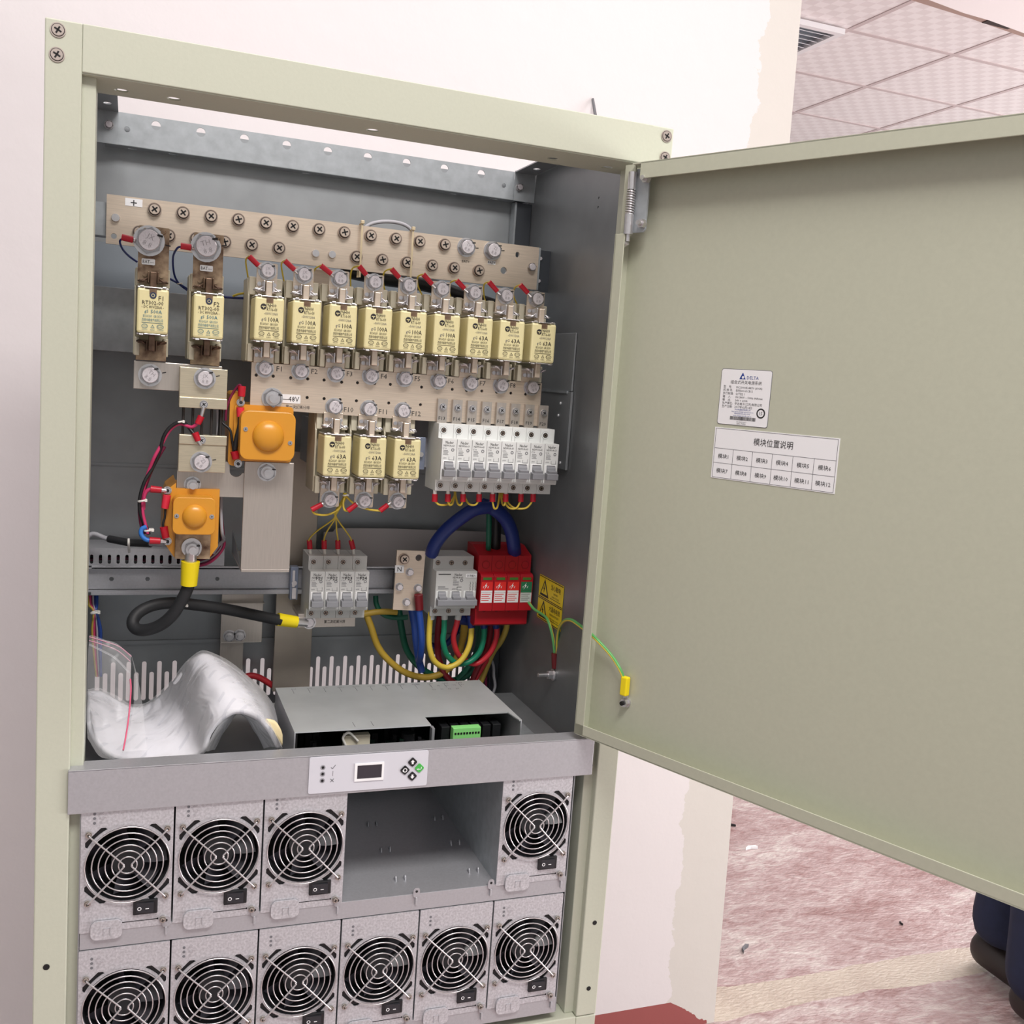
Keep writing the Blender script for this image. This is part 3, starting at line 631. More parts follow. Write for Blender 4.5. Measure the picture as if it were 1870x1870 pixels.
def make_holder(label, ends='top', tarn=False, big=False):
    """origin: same as the fuse it carries; ends tells which end shows a bolted terminal"""
    mm = TARN if tarn else NICK
    t = thing('fuse_holder', label, 'fuse holder', (0, 0, 0))
    w = .0175 if not big else .0168
    mb = MB(); mb.box(-w, w, .052, .090, -.045, .045, HOLD, .0012); mb.box(-w, -w + .007, .040, .056, .026, .045, HOLD, .0008); mb.box(w - .007, w, .040, .056, .026, .045, HOLD, .0008)
    mb.box(-w, -w + .0055, .030, .060, -.045, -.026, HOLD, .0008); mb.box(w - .0055, w, .040, .06, -.045, -.026, HOLD, .0008)
    mb.prism([(-.0449, .040), (-.0449, .090), (.0449, .090), (.0449, .048), (.030, .040)][::-1] if False else [(.040, -.044), (.090, -.044), (.090, .044), (.052, .044), (.040, .025)], -w - .0008, -w + .001, HOLD, 'x')
    mb.build('base', t)
    for s in (1, -1):
        mb = MB(); has = (ends == 'top' and s == 1) or (ends == 'bottom' and s == -1)
        tw = .0108 if not big else .0150
        z1 = .060 if (has and not big) else (.0865 if has else (.0495 if big else .0455))
        mb.box(-tw, tw, .0335, .0355, s * .0285, s * z1, mm, .0005) if not has else mb.prism(rrect(-tw, tw, min(s * .0285, s * z1), max(s * .0285, s * z1), .0015), .0335, .0355, mm)
        mb.build('terminal', t)
        mb = MB()
        for q in (-1, 1):
            mb.box(q * .0038, q * .0052, .014, .0335, s * .029, s * .040, TARD if tarn else STEEL, .0004)
            mb.tube([(q * .0052, .018, s * .0335), (q * .009, .015, s * .031), (q * .0125, .017, s * .0300), (q * .0140, .024, s * .0305)], .0011, TARD if tarn else STEEL, 6)
            mb.box(q * .0052, q * .0135, .020, .032, s * .0300, s * .0322, TARD if tarn else STEEL, .0005)
        mb.build('clip', t)
        for q in (-1, 1): o = MB(); o.cyl((q * .0078, .0335, s * .0375), (q * .0078, .0315, s * .0375), .0022, STEEL if not tarn else TARN, 14); o.build('rivet', t)
    return t
fx = [.2056, .2437, .2826, .3222, .3604, .3996, .4376, .4765, .5150]
FX = [x + .0008 for x in (.2056, .2426, .2818, .3216, .3598, .3989, .4368, .4760, .5134)]
FX = [.2072 + i * .03862 for i in range(9)]
ZC = 1.3720
def L_f(i, a): return 'cream %s fuse link above bolt F%d of the numbered busbar' % (a, i)
f100 = make_fuse('100A', L_f(1, '100A'), (FX[0], .1125, ZC)); f100['group'] = '100A fuse links of the upper row'
hold = make_holder('cream fuse holder with bolted terminal above bolt F1 of the numbered busbar'); hold.location = (FX[0], .1125, ZC); hold['group'] = 'fuse holders of the upper row'
BOLT(hold, (FX[0], .146, ZC + .0515), .0078, .0075, v=5)
f63 = None
for i in range(1, 9):
    x = FX[i]
    if i < 6: dup(f100, (x, .1125, ZC), L_f(i + 1, '100A'))
    elif f63 is None: f63 = make_fuse('63A', L_f(7, '63A'), (x, .1125, ZC)); f63['group'] = '63A fuse links of the upper row'
    else: dup(f63, (x, .1125, ZC), L_f(i + 1, '63A') if i < 8 else 'cream 63A fuse link at the right end of the upper fuse row')
    dup(hold, (x, .1125, ZC), 'cream fuse holder with bolted terminal above bolt F%d of the numbered busbar' % (i + 1) if i < 8 else 'cream fuse holder at the right end of the upper row')
hold3 = make_holder('cream fuse holder hanging below bolt F10 of the numbered busbar', 'bottom'); hold3.location = (BX[2] - .0004, .1125, 1.2322); hold3['group'] = 'fuse holders below the numbered busbar'
BOLT(hold3, (BX[2] - .0004, .146, 1.1805), .0078, .0075, v=6)
for i in range(3):
    x = BX[2 + i] - .0004
    dup(f63, (x, .1125, 1.2322), 'cream 63A fuse link hanging below bolt F%d of the numbered busbar' % (10 + i), '63A fuse links below the numbered busbar')
    if i: dup(hold3, (x, .1125, 1.2322), 'cream fuse holder hanging below bolt F%d of the numbered busbar' % (10 + i))
# battery fuses
for i, (x, z) in enumerate(((.0930, 1.3700), (.1470, 1.3693))):
    make_fuse('500A', 'cream 500A battery fuse printed F%d with blue lettering' % (i + 1), (x, .117, z), 'F%d' % (i + 1), True)['group'] = 'battery fuse links'
    h = make_holder('cream holder with long stained terminal around battery fuse F%d' % (i + 1), 'top', True, True); h['group'] = 'battery fuse holders'; h.location = (x, .117, z)
    bx = (.0882, .1442)[i]
    BOLT(h, (bx, .1505, 1.4418), .0124, .009, v=i)
    for q in (-1, 1): o = MB(); o.cyl((x + q * .0085, .1506, 1.4520), (x + q * .0085, .1490, 1.4520), .0030, TARN, 16, r2=.0022); o.build('rivet', h)
    mb = MB(); bp_ = at(*((271, 478), (377, 490))[i], .1499); zz_ = bp_.z; xx_ = bp_.x; mb.prism(rrect(xx_ - .0065, xx_ + .0065, zz_ - .003, zz_ + .003, .001), .1499, .1505, WHITE); mb.text('BAT—', xx_, zz_, .0048, INK, .1497, maxw=.011); mb.build('battery_sticker', h, 'small white sticker')
# ================================================================ LINK BAR, SHUNT, OTHER BARS
t = thing('link_bar', 'flat nickel bar joining the lower ends of the two battery fuses', 'busbar', (.12, .154, 1.305))
mb = MB(); mb.box(.0765, .165, .1525, .1565, 1.2905, 1.3195, NICKV, .0005); mb.build('bar', t); BOLT(t, (.0926, .1525, 1.3054), .0095, .007)
sh = thing('shunt_resistor', 'brass shunt of two brushed blocks joined by dark rods below the battery fuses', 'shunt', (.146, .14, 1.26))
for n_, (z0, z1, zs, xb) in enumerate(((1.2855, 1.3165, 1.2745, .1465), (1.2070, 1.2362, 1.2462, .1455))):
    mb = MB(); x0 = .1215 + n_ * .001
    mb.box(x0, x0 + .0480, .1360, .1520, z0, z1, BRUSH, .0005); mb.box(x0, x0 + .0485, .1345, .1520, min(z0, zs) if n_ == 0 else z1, (z0 if n_ == 0 else zs), BRUSH, .0005)
    b = mb.build('terminal_block', sh)
    BOLT(b, (xb, .136, (1.3060, 1.2180)[n_]), .0090, .007, v=n_); SCR(b, (xb - .0003, .1345, (1.2790, 1.2412)[n_]), .0042, .003, m=STEEL)
for k in range(5):
    mb = MB(); x = .1265 + k * .0096; mb.cyl((x, .145, 1.2450), (x, .145, 1.276), .0014, mat('dark_resistance_rod', (62, 58, 56), .5, .4), 10); mb.build('resistance_rod', sh)
t = thing('cross_link_plate', 'grey notched link plate under the lower shunt block, above the smaller amber contactor', 'busbar', (.157, .153, 1.19))
mb = MB(); poly = [(.1225, 1.1790), (.1935, 1.1790), (.1935, 1.2055), (.1905, 1.2055)]
cx, cz, r0 = .1835, 1.2085, .0072
poly = [(.1225, 1.1790), (.1935, 1.1790), (.1935, 1.2065)] + [(cx + r0 * math.cos(a), cz + r0 * math.sin(a)) for a in [-k * PI / 8 for k in range(1, 8)]] + [(.1763, 1.2150), (.1740, 1.2175), (.1640, 1.2175), (.1640, 1.2100), (.1225, 1.2100)]
mb.prism(poly, .1530, .1570, NICKV); mb.build('plate', t); BOLT(t, (.1384, .153, 1.1915), .0072, .006, studs=.007)
t = thing('upright_busbar', 'broad brushed upright nickel plate below the larger amber contactor', 'busbar', (.218, .15, 1.10))
mb = MB(); mb.box(.1920, .2452, .1500, .1540, 1.0990, 1.2192, NICKV, .0006); mb.box(.1925, .2452, .1500, .262, 1.0960, 1.0995, NICKV, .0006)
mb.prism([(.154, 1.099), (.262, 1.099), (.262, 1.125)], .1925, .1937, GALVD, 'x'); mb.build('plate', t); BOLT(t, (.2158, .150, 1.2082), .0082, .007, studs=.007)

# ================================================================ CONTACTORS
def contactor(label, cx, cz, w, h, ears):
    t = thing('contactor', label, 'contactor', (cx, .19, cz)); yb = .146
    mb = MB(); x0, x1 = cx - w * .5 - .0085, cx + w * .5 + .001
    z0, z1 = cz - h * .5 - (.0290 if ears else .006), cz + h * .5 + .006
    if ears: x1 += .0045
    if ears: poly = [(x0 + .012, z1 + .006), (x0 + .003, z1 - .002), (x0, z1 - .012), (x0, z0 + .018), (x0 + .012, z0), (x1 - .008, z0), (x1, z0 + .012), (x1, z1), (x0 + .012, z1)]
    else: poly = rrect(x0 + .004, x1, z0 + .002, z1 - .001, .004)
    mb.prism(poly, yb, .225, ORNG)
    if not ears: mb.prism(rrect(x0 - .0005, x0 + .014, z0 - .004, z1 + .012, .005), yb + .004, .20, ORNG)
    mb.build('housing', t)
    mb = MB(); mb.prism(rrect(cx - w / 2, cx + w / 2, cz - h / 2, cz + h / 2, w * .15, 6), .1195, yb - .0002, ORNG, bev=.0008)
    c = mb.build('cover', t)
    mb = MB(); r = w * .29; mb.sphere((cx + .0003, .1195, cz), r, ORNG, (1, .55, 1), n=36); mb.build('dome', c)
    for q in (-1, 1): SCR(c, (cx + q * w * .41, .1195, cz - q * w * (.11 if not ears else 0)), .0024, .0012, m=STEEL)
    return t
c1 = contactor('larger amber contactor with a domed cover below the -48V sticker', .2118, 1.2498, .0572, .0520, False)
c2 = contactor('smaller amber contactor with a domed cover and a lugged black cable', .1395, 1.1620, .0430, .0395, True)
mb = MB(); mb.box(.1220, .1585, .1420, .1458, 1.1120, 1.1405, TARN, .0008); bt = mb.build('terminal_plate', c2, 'stained metal terminal plate'); BOLT(bt, (.1396, .142, 1.1232), .0078, .006, studs=.008)
for par, l in ((c1, [(440, 735), (435, 847)]), (c2, [(306, 896), (306, 989)])):
    for px, py in l: p = at(px, py, .142); BOLT(par, (p.x, .1455, p.z), .0034, .003, name='stud_nut', studs=.003)

# ================================================================ CIRCUIT BREAKERS
PITCH = .018
def breaker_profile(): # (y, z): shoulder front at y = 0, face at y = -.0165
    return [(.044, -.0392), (.044, .0385), (0, .0385), (0, .0222), (-.0165, .0222), (-.0165, -.0240), (-.0150, -.0262), (0, -.0262), (0, -.0392)]
def toggle_mesh(mb, x0, x1, z0, z1, y):
    c = (z0 + z1) / 2; h = (z1 - z0) / 2; n = 9
    poly = [(y + .001, c + h)] + [(y - .0035 * math.cos(a), c + h * math.sin(a)) for a in [PI / 2 * (1 - k / 4) for k in range(0, 5)]] + [(y - .0095, c - h * .25), (y - .0085, c - h), (y + .001, c - h)]
    mb.prism(poly, x0, x1, TOGG, 'x')
def breaker(label, body, top=None, tab=None, cover=None):
    t = thing('circuit_breaker', label, 'circuit breaker', (0, 0, 0)); w = PITCH / 2 - .0001
    mb = MB(); mb.prism(breaker_profile(), -w, w, body, 'x', bev=.0004)
    Y = -.0168
    mb.text('Nader', 0, .0185, .0046, INK, Y, maxw=.0095); mb.text('NDM1A-63', -.0005, .0148, .0030, INK, Y, maxw=.0125); mb.text('C16', -.0055, .0117, .0028, GREYI, Y)
    for k in range(4): mb.box(-.0068, -.0015 + .0008 * (k % 2), Y, Y + .0005, .0090 - k * .0016, .0094 - k * .0016, GREYI)
    ring(mb, .0042, .0100, .0011, .0018, Y, GREYI, 14); mb.text('6000', -.0048, .0006, .0022, GREYI, Y)
    for a in ((.0, .0003, -.0015, .0020), (.0, .0062, -.0015, -.0012), (.0059, .0062, -.0015, .0030)): mb.box(a[0], a[1], Y, Y + .0005, a[2], a[3], GREYI)
    mb.box(-w - .0001, -w + .0002, -.0166, -.0155, -.024, .022, mat('seam_grey', (150, 150, 150), .6)); mb.box(-.0056, -.0053, -.0003, .0001, .0222, .0275, mat('seam_grey', (150, 150, 150), .6))
    if cover: mb.text(cover, .0018, .0142, .0062, INK, Y - .0001, maxw=.0095)
    # toggle recess
    mb.box(-.0071, .0071, Y - .0003, Y + .002, -.0218, -.0026, mat('bright_white_plastic', (246, 246, 246), .35), .0004)
    mb.build('body', t)
    mb = MB(); toggle_mesh(mb, -.0053, .0053, -.0135, -.0036, -.0165); mb.prism([(-.0165, -.0115), (-.0262, -.0125), (-.0258, -.0196), (-.0165, -.0208)], -.0072, .0070, TOGG, 'x', bev=.0006)
    mb.box(-.0053, .0053, -.0174, -.0165, -.0041, -.0032, DARK); mb.build('toggle', t)
    for z in (.0310, -.0325):
        mb = MB(); zz2 = z; mb.cyl((-.003, .0002, zz2), (-.0030, -.0001, zz2), .0046, mat('seam_grey', (150, 150, 150), .6), 20); mb.cyl((-.0030, .0002, zz2), (-.0030, -.0006, zz2), .0043, body, 20); mb.cyl((-.0030, -.0006, zz2), (-.0030, -.0008, zz2), .0030, DARK, 16); mb.cyl((-.0030, -.0006, zz2), (-.0030, -.0010, zz2), .0024, SCREW, 16)
        R = Matrix.Translation((-.003, 0, zz2)) @ Matrix.Rotation(.5 if z > 0 else 1.1, 4, 'Y'); mb.box(-.002, .002, -.0012, -.0010, -.0004, .0004, DARK, M=R); mb.box(-.0004, .0004, -.0012, -.0010, -.002, .002, DARK, M=R)
        mb.build('terminal_screw', t)
    if tab:
        mb = MB(); mb.prism(rrect(-.0085, .0030, .0375, .0660, .0006), .0105, .0125, NICKV); mb.box(-.0085, -.0081, .0125, .0160, .036, .0660, NICKV); mb.text(tab, -.0030, .0440, .0058, INK, .0103, maxw=.0095)
        o = mb.build('connecting_tab', t, 'nickel tab printed %s' % tab); SCR(o, (-.0028, .0105, .0570), .0041, .003, m=STEEL)
    return t
BRX = [.4125 + .01797 * i for i in range(8)]
for i in range(8):
    b = breaker('white miniature circuit breaker under the nickel tab printed F%d' % (13 + i), MCBW, tab='F%d' % (13 + i)); b.location = (BRX[i], .1320, 1.2345); b['group'] = 'white breakers F13 to F20'
for i in range(4):
    b = breaker('pale grey circuit breaker marked F%d on the lower mounting rail' % (21 + i), MCBG, cover='F%d' % (21 + i)); b.location = (.2885 + .0180 * i, .2295, 1.0618); b['group'] = 'grey breakers F21 to F24'
# three pole breaker
t = thing('main_circuit_breaker', 'grey three pole main breaker with one wide joined handle beside the red surge arrester', 'circuit breaker', (.4625, .27, 1.0618))
mb = MB(Matrix.Translation((.4630, .2285, 1.0628))); mb.prism(breaker_profile(), -.0269, .0269, MCBG, 'x', bev=.0004); Y = -.0168
mb.box(-.0240, -.0080, Y, 0, .0178, .0188, INK); mb.text('Nader', .002, .0180, .0048, INK, Y, maxw=.010); mb.text('NDM1A-63', .0015, .0143, .0036, INK, Y, maxw=.0135); mb.text('C63', -.0025, .0110, .0028, INK, Y)
for k in range(4): mb.box(-.0045, .0030, Y, Y + .0005, .0085 - k * .0014, .0089 - k * .0014, GREYI)
ring(mb, .0065, .0105, .0012, .0020, Y, GREYI, 14); mb.box(-.0238, -.0145, Y, 0, .0018, .0026, GREYI); mb.box(-.0238, -.0100, Y, 0, -.0006, .0000, GREYI); mb.text('6000', -.003, -.0004, .0026, INK, Y)
for a in ((.001, .0015, -.0020, .0022), (.001, .0072, -.0020, -.0015), (.001, .0072, .0018, .0022)): mb.box(a[0], a[1], Y, Y + .0005, a[2], a[3], INK)
for k in range(3):
    for j in range(3): mb.text(')', .0185 + k * .0035, .0072 - j * .0038, .0052, INK, Y)
mb.box(.0120, .0262, Y - .0004, 0, .0142, .0190, WHITE); mb.text('交流输入', .0190, .0166, .0034, INK, Y - .0006, maxw=.012)
for k in (-1, 0, 1): mb.box(k * .018 - .0078, k * .018 + .0072, Y - .0002, Y + .001, -.0150, -.0030, MCBW, .0003)
mb.build('body', t)
mb = MB(Matrix.Translation((.4630, .2285, 1.0628)))
for k in (-1, 0, 1): toggle_mesh(mb, k * .018 - .0055, k * .018 + .0045, -.0135, -.0036, -.0165); mb.box(k * .018 - .0052, k * .018 + .0042, -.0174, -.0165, -.0040, -.0034, DARK)
mb.prism([(-.0165, -.0115), (-.0262, -.0130), (-.0258, -.0202), (-.0165, -.0215)], -.0255, .0262, TOGG, 'x', bev=.0007); mb.build('toggle', t)
for k in (-1, 0, 1):
    for z in (.0300, -.0325):
        mb = MB(Matrix.Translation((.4610 + k * .018, .2285, 1.0628))); mb.cyl((-.001, .0002, z), (-.001, -.0006, z), .0044, MCBG, 20); mb.cyl((-.001, -.0006, z), (-.001, -.0008, z), .0032, DARK, 16); mb.cyl((-.001, -.0006, z), (-.001, -.0010, z), .0026, SCREW, 16)
        mb.box(-.003, .001, -.0012, -.001, z - .0004, z + .0004, DARK); mb.box(-.0014, -.0006, -.0012, -.001, z - .002, z + .002, DARK); mb.build('terminal_screw', t)
# surge arrester
t = thing('surge_arrester', 'red surge arrester block of four plug-in cartridges, the last one with a green label', 'surge arrester', (.53, .27, 1.06))
mb = MB(); mb.prism([(.272, 1.0160), (.272, 1.1130), (.252, 1.1130), (.2230, 1.1035), (.2230, 1.0815), (.272 - .045, 1.0815), (.227, 1.0335), (.2230, 1.0335), (.2230, 1.0130), (.229, 1.0100)][::1], .4945, .5665, REDC, 'x')
for k in range(4):
    x = .5035 + k * .018; mb.cyl((x + .001, .2232, 1.0915), (x + .001, .2226, 1.0915), .0048, REDC, 24); ring(mb, x + .001, 1.0915, .0046, .0052, .2224, mat('dark_red_line', (130, 12, 24), .5), 24)
    if k: mb.box(x - .0092, x - .0089, .2225, .2235, 1.0835, 1.1030, mat('dark_red_line', (130, 12, 24), .5))
for q in range(3): mb.prism([(.499 + q * .017, 1.0335), (.506 + q * .017, 1.0290), (.513 + q * .017, 1.0335)], .2222, .2232, mat('dark_red_line', (130, 12, 24), .5))
mb.build('base', t)
for k in range(4):
    x0 = .4950 + k * .0180; x1 = x0 + .0176; mb = MB(); mb.prism([(.228, 1.0335), (.228, 1.0830), (.2140, 1.0810), (.2110, 1.0785), (.2110, 1.0335)], x0, x1, REDC, 'x', bev=.0005)
    lc = REDP if k < 3 else GRNL; Y = .2106
    mb.box(x0 + .003, x1 - .003, Y - .0001, .2112, 1.0740, 1.0772, GRNW, .0003)
    mb.box(x0 + .0012, x1 - .0012, Y, .2112, 1.0605, 1.0715, lc); mb.box(x0 + .0012, x1 - .0012, Y, .2112, 1.0575, 1.0602, lc if k == 3 else WHITE); mb.box(x0 + .0012, x1 - .0012, Y, .2112, 1.0445, 1.0572, WHITE if k < 3 else mat('pale_green_label', (206, 216, 210), .5))
    cx = x0 + .007; mb.prism([(cx + .0015, 1.0705), (cx - .0015, 1.0660), (cx + .0000, 1.0660), (cx - .0018, 1.0615), (cx + .0020, 1.0670), (cx + .0005, 1.0670)], Y - .0002, Y, WHITE)
    mb.prism([(cx - .0035, 1.0650), (cx - .0022, 1.0665), (cx - .0030, 1.0630)], Y - .0002, Y, WHITE); mb.prism([(cx + .0025, 1.0645), (cx + .0042, 1.0665), (cx + .0030, 1.0630)], Y - .0002, Y, WHITE)
    for j in range(4): mb.box(x0 + .0022, x1 - (.0035 + .002 * (j % 2)), Y - .0002, Y, 1.0550 - j * .0026, 1.0557 - j * .0026, GREYI if k == 3 else REDP)
    mb.build('cartridge', t, 'cartridge with a %s label' % ('red' if k < 3 else 'green'))
# neutral bar
t = thing('neutral_busbar', 'small upright nickel plate with an N sticker and several studs', 'busbar', (.41, .24, 1.07))
mb = MB(); mb.plate([(.3890, 1.0310), (.4250, 1.0290), (.4270, 1.1060), (.3900, 1.1070)], [circ(.4185, 1.0975, .0042, 16)], .2350, .2390, NICK); mb.box(.3885, .4000, .2344, .2350, 1.0785, 1.0880, WHITE); mb.text('N', .3942, 1.0832, .0085, INK, .2342)
mb.build('plate', t); mb = MB(); mb.box(.395, .42, .239, .27, 1.05, 1.075, BLACK, .001); mb.build('insulator', t)
SCR(t, (.3990, .235, 1.0965), .0068, .006)
for i, (px, py) in enumerate(((750, 1046), (731, 1073), (765, 1075), (744, 1101))): p = at(px, py, .229); BOLT(t, (p.x, .235, p.z), .0042, .0055, v=7, marks=False, name='stud_nut')
# ================================================================ RAIL, DUCT, LOWER PLATES
t = thing('mounting_rail', 'long zinc cross channel carrying the lower breakers', 'rail', (.30, .275, 1.06))
mb = MB(); hs = [circ(x, 1.062, .0026, 12) for x in (.058, .098, .143, .178)]
mb.plate([(.029, 1.0500), (.5700, 1.0500), (.5700, 1.0765), (.029, 1.0765)], hs, .277, .2785, GALV2)
mb.box(.036, .5700, .2700, .2715, 1.0750, 1.0790, GALV2, .0004); mb.box(.036, .5700, .2700, .2715, 1.0440, 1.0480, GALV2, .0004); mb.box(.03, .57, .2700, .279, 1.0755, 1.0768, GALV2); mb.box(.03, .57, .2700, .279, 1.0478, 1.0492, GALV2)
mb.build('channel', t)
mb = MB(); mb.box(.2640, .2735, .262, .2745, 1.0385, 1.0800, mat('bluish_end_clamp', (140, 150, 172), .4, .5), .0006); mb.box(.2660, .2690, .2595, .263, 1.0550, 1.0760, STEEL); mb.cyl((.2685, .2625, 1.0600), (.2685, .2590, 1.0600), .0032, STEEL, 16); mb.box(.266, .2715, .259, .263, 1.040, 1.054, STEEL, .0005); mb.build('end_clamp', t)
t = thing('upper_breaker_rail', 'short zinc rail end sticking out left of the white breaker row', 'rail', (.46, .18, 1.235))
mb = MB(); mb.box(.3920, .553, .1760, .1775, 1.2180, 1.2520, GALV2); mb.box(.3890, .3985, .1640, .1760, 1.2160, 1.2540, mat('bluish_end_clamp', (140, 150, 172), .4, .5), .0006); mb.cyl((.3925, .1640, 1.234), (.3925, .160, 1.234), .003, STEEL, 14); mb.build('channel', t)
t = thing('wiring_duct', 'slotted grey steel wiring duct at the left above the cross channel', 'duct', (.10, .28, 1.09))
mb = MB(); hs = [rrect(.0360 + k * .0096 - .0018, .0360 + k * .0096 + .0018, 1.0812, 1.0920, .0017, 3) for k in range(13)]
mb.plate([(.029, 1.0790), (.185, 1.0790), (.185, 1.0985), (.029, 1.0985)], hs, .272, .2735, GALV2); mb.box(.029, .185, .272, .33, 1.0985, 1.0997, GALV2); mb.box(.029, .185, .2735, .33, 1.0785, 1.0797, GALV2); mb.build('duct_body', t)
mb = MB()
for k in range(26):
    z = 1.083 + (k * 37 % 14) * .001; y = .281 + (k * 17 % 20) * .001; mb.tube([(.03, y, z), (.07, y + .002, z + .002), (.11, y, z - .001), (.178, y + .001, z + .001)], .0009, (PURP, PINK, GRYW, BLACK, RUBB)[k % 5], 5, sub=4)
tag(mb.build('wire_bundle'), 'maroon, grey and black wires bundled inside the slotted duct', 'wires')['kind'] = 'stuff'
for nm, lab, x0, x1, y, z0, z1, bolts in (('rear_bus_plate', 'broad dull nickel upright plate at the back below the breakers F21 to F24', .2530, .3005, .300, .9090, 1.2200, []),
                                           ('rear_bus_plate', 'short bright nickel plate with two nuts at the back below the cross channel', .1862, .2372, .300, .9750, 1.0440, [(419, 1162), (438, 1161)])):
    t = thing(nm, lab, 'busbar', ((x0 + x1) / 2, y, z0)); mb = MB(); mb.box(x0, x1, y, y + .004, z0, z1, NICKV if bolts else TARN if 0 else mat('dull_nickel', (176, 166, 154), .42, .75, .06, 20), .0006)
    if bolts: mb.box(.1865, .2150, .304, .308, .9050, .9850, NICKV, .0005); mb.box(x0, x1, y - .012, y, z1 - .0165, z1 - .0155, NICKV)
    mb.build('plate', t)
    for px, py in bolts: p = at(px, py, .297); BOLT(t, (p.x, .300, p.z), .0062, .005, studs=.004)
a = at(571, 765, .20); b_ = at(583, 850, .20); mb = MB(); mb.box(a.x, b_.x, .20, .2015, b_.z, a.z, GALVD, .0004); mb.box(a.x, a.x + .0015, .2015, .28, b_.z, a.z, GALVD); tag(mb.build('zinc_bracket'), 'narrow upright zinc bracket between the larger amber contactor and the hanging fuses', 'bracket')
t = thing('second_busbar', 'small nickel bar below breakers F21 to F24 where the black cable ends', 'busbar', (.32, .24, 1.02))
mb = MB(); mb.box(.2720, .3430, .2400, .2440, 1.0085, 1.0260, NICKV, .0005); mb.box(.2740, .30, .244, .300, 1.0180, 1.0230, NICKV); mb.text('第二次切离分排', .3170, 1.0155, .0046, INK, .2396, maxw=.026); mb.build('bar', t)
p = at(565, 1137, .236); BOLT(t, (p.x, .240, p.z), .0066, .004, marks=False)
t = thing('rear_bus_plate', 'small tan nickel plate hanging behind the fuses below the top busbar', 'busbar', (.27, .26, 1.43)); mb = MB(); a = at(552, 478, .26); b_ = at(628, 478, .26); mb.box(a.x, b_.x, .26, .264, 1.395, 1.442, NICK, .0005); mb.build('plate', t)

# ================================================================ WIRES AND CABLES
def wire(name, label, pts, r, m, cat='wire', group=None, sleeves=(), ties=(), n=8):
    """pts: (px, py, depth); sleeves: (pt a, pt b, radius, material, part name)"""
    mb = MB(); mb.tube(P3(pts), r, m, n); o = mb.build(name); tag(o, label, cat, group)
    for s in sleeves:
        a, b = at(*s[0]), at(*s[1]); mb = MB(); mb.cyl(a, b, s[2], s[3], 16, r2=s[2] * (s[5] if len(s) > 5 else .9)); mb.build(s[4], o)
    for q in ties:
        c = at(*q[0]); mb = MB(); rr_ = q[1] * .78; mb.tube([c + Vector((rr_ * math.cos(a_ * PI / 8), rr_ * math.sin(a_ * PI / 8), rr_ * .25 * math.cos(a_ * PI / 8))) for a_ in range(16)], q[1] * .24, NYL, 6, sm=False, closed=True); mb.box(c.x + rr_ * .6, c.x + rr_ * 1.3, c.y - rr_ * 1.1, c.y - rr_ * .4, c.z - rr_ * .3, c.z + rr_ * .45, NYL, q[1] * .08); mb.build('cable_tie', o, 'white nylon tie')
    return o
RS = 'terminal_sleeve'
UP = [((455, 468), (472, 485), [(455, 468), (449, 476), (452, 500), (455, 520)]), ((520, 476), (538, 493), [(520, 476), (514, 482), (516, 500), (520, 520)]),
      ((586, 485), (605, 500), [(586, 485), (574, 493), (571, 512), (582, 536)]), ((656, 486), (669, 502), [(656, 486), (644, 490), (640, 508), (642, 545)]),
      ((715, 491), (729, 507), [(715, 491), (702, 497), (700, 518), (708, 545)]), ((773, 501), (789, 519), [(773, 501), (763, 506), (764, 524), (774, 545)]),
      ((834, 512), (848, 527), [(834, 512), (823, 516), (820, 530), (824, 545)]), ((893, 515), (908, 532), [(893, 515), (884, 520), (884, 540), (888, 555)]),
      ((950, 520), (964, 535), [(950, 520), (940, 526), (938, 540), (947, 562)])]
for i, (a, b, w) in enumerate(UP):
    wire('signal_wire', 'thin yellow wire with red sleeve bolted above the %s fuse from the left' % ('first second third fourth fifth sixth seventh eighth ninth'.split()[i]),
         [(w[0][0] + 2, w[0][1] + 2, .142)] + [(x, y, .143 + .012 * k) for k, (x, y) in enumerate(w)], .0009, YELT, group='signal wires of the upper fuse row',
         sleeves=[(a + (.1415,), b + (.142,), .0030, RED, RS), (b + (.142,), (b[0] + 7, b[1] + 6, .1425), .0022, STEEL, 'terminal_lug')])
wire('signal_wire', 'thin dark blue wire with red sleeve bolted to battery fuse F1', [(224, 436, .145), (219, 441, .15), (224, 455, .17), (236, 468, .19), (250, 478, .20)], .0011, BLUD, sleeves=[((222, 433, .1445), (243, 438, .1445), .0033, RED, RS, 1), ((243, 438, .1445), (256, 441, .1465), .0022, STEEL, 'terminal_lug')])
wire('signal_wire', 'thin dark blue wire with red sleeve bolted to battery fuse F2', [(332, 451, .145), (324, 453, .15), (316, 470, .17), (318, 500, .19), (327, 518, .20), (342, 530, .20)], .0011, BLUD, sleeves=[((330, 449, .1445), (349, 452, .1445), .0033, RED, RS, 1), ((349, 452, .1445), (360, 454, .1465), .0022, STEEL, 'terminal_lug')], ties=[((328, 518, .20), .003)])
wire('signal_wire', 'dark blue wire running from battery fuse F1 behind battery fuse F2', [(306, 507, .20), (325, 517, .20), (345, 530, .20)], .0012, BLUD)
wire('signal_wire', 'dark blue wire between battery fuse F2 and the upper fuse row', [(406, 542, .20), (430, 544, .20), (455, 545, .20)], .0014, BLUD)
wire('signal_wire', 'short yellow wire just left of the upper fuse row', [(425, 541, .198), (436, 537, .198), (455, 534, .20)], .0012, YELT)
wire('rear_cable', 'thick black cable running behind the upper fuse row under the top busbar', [(624, 492, .25), (700, 508, .25), (780, 520, .25), (860, 545, .25), (905, 560, .25)], .009, BLACK, 'cable')
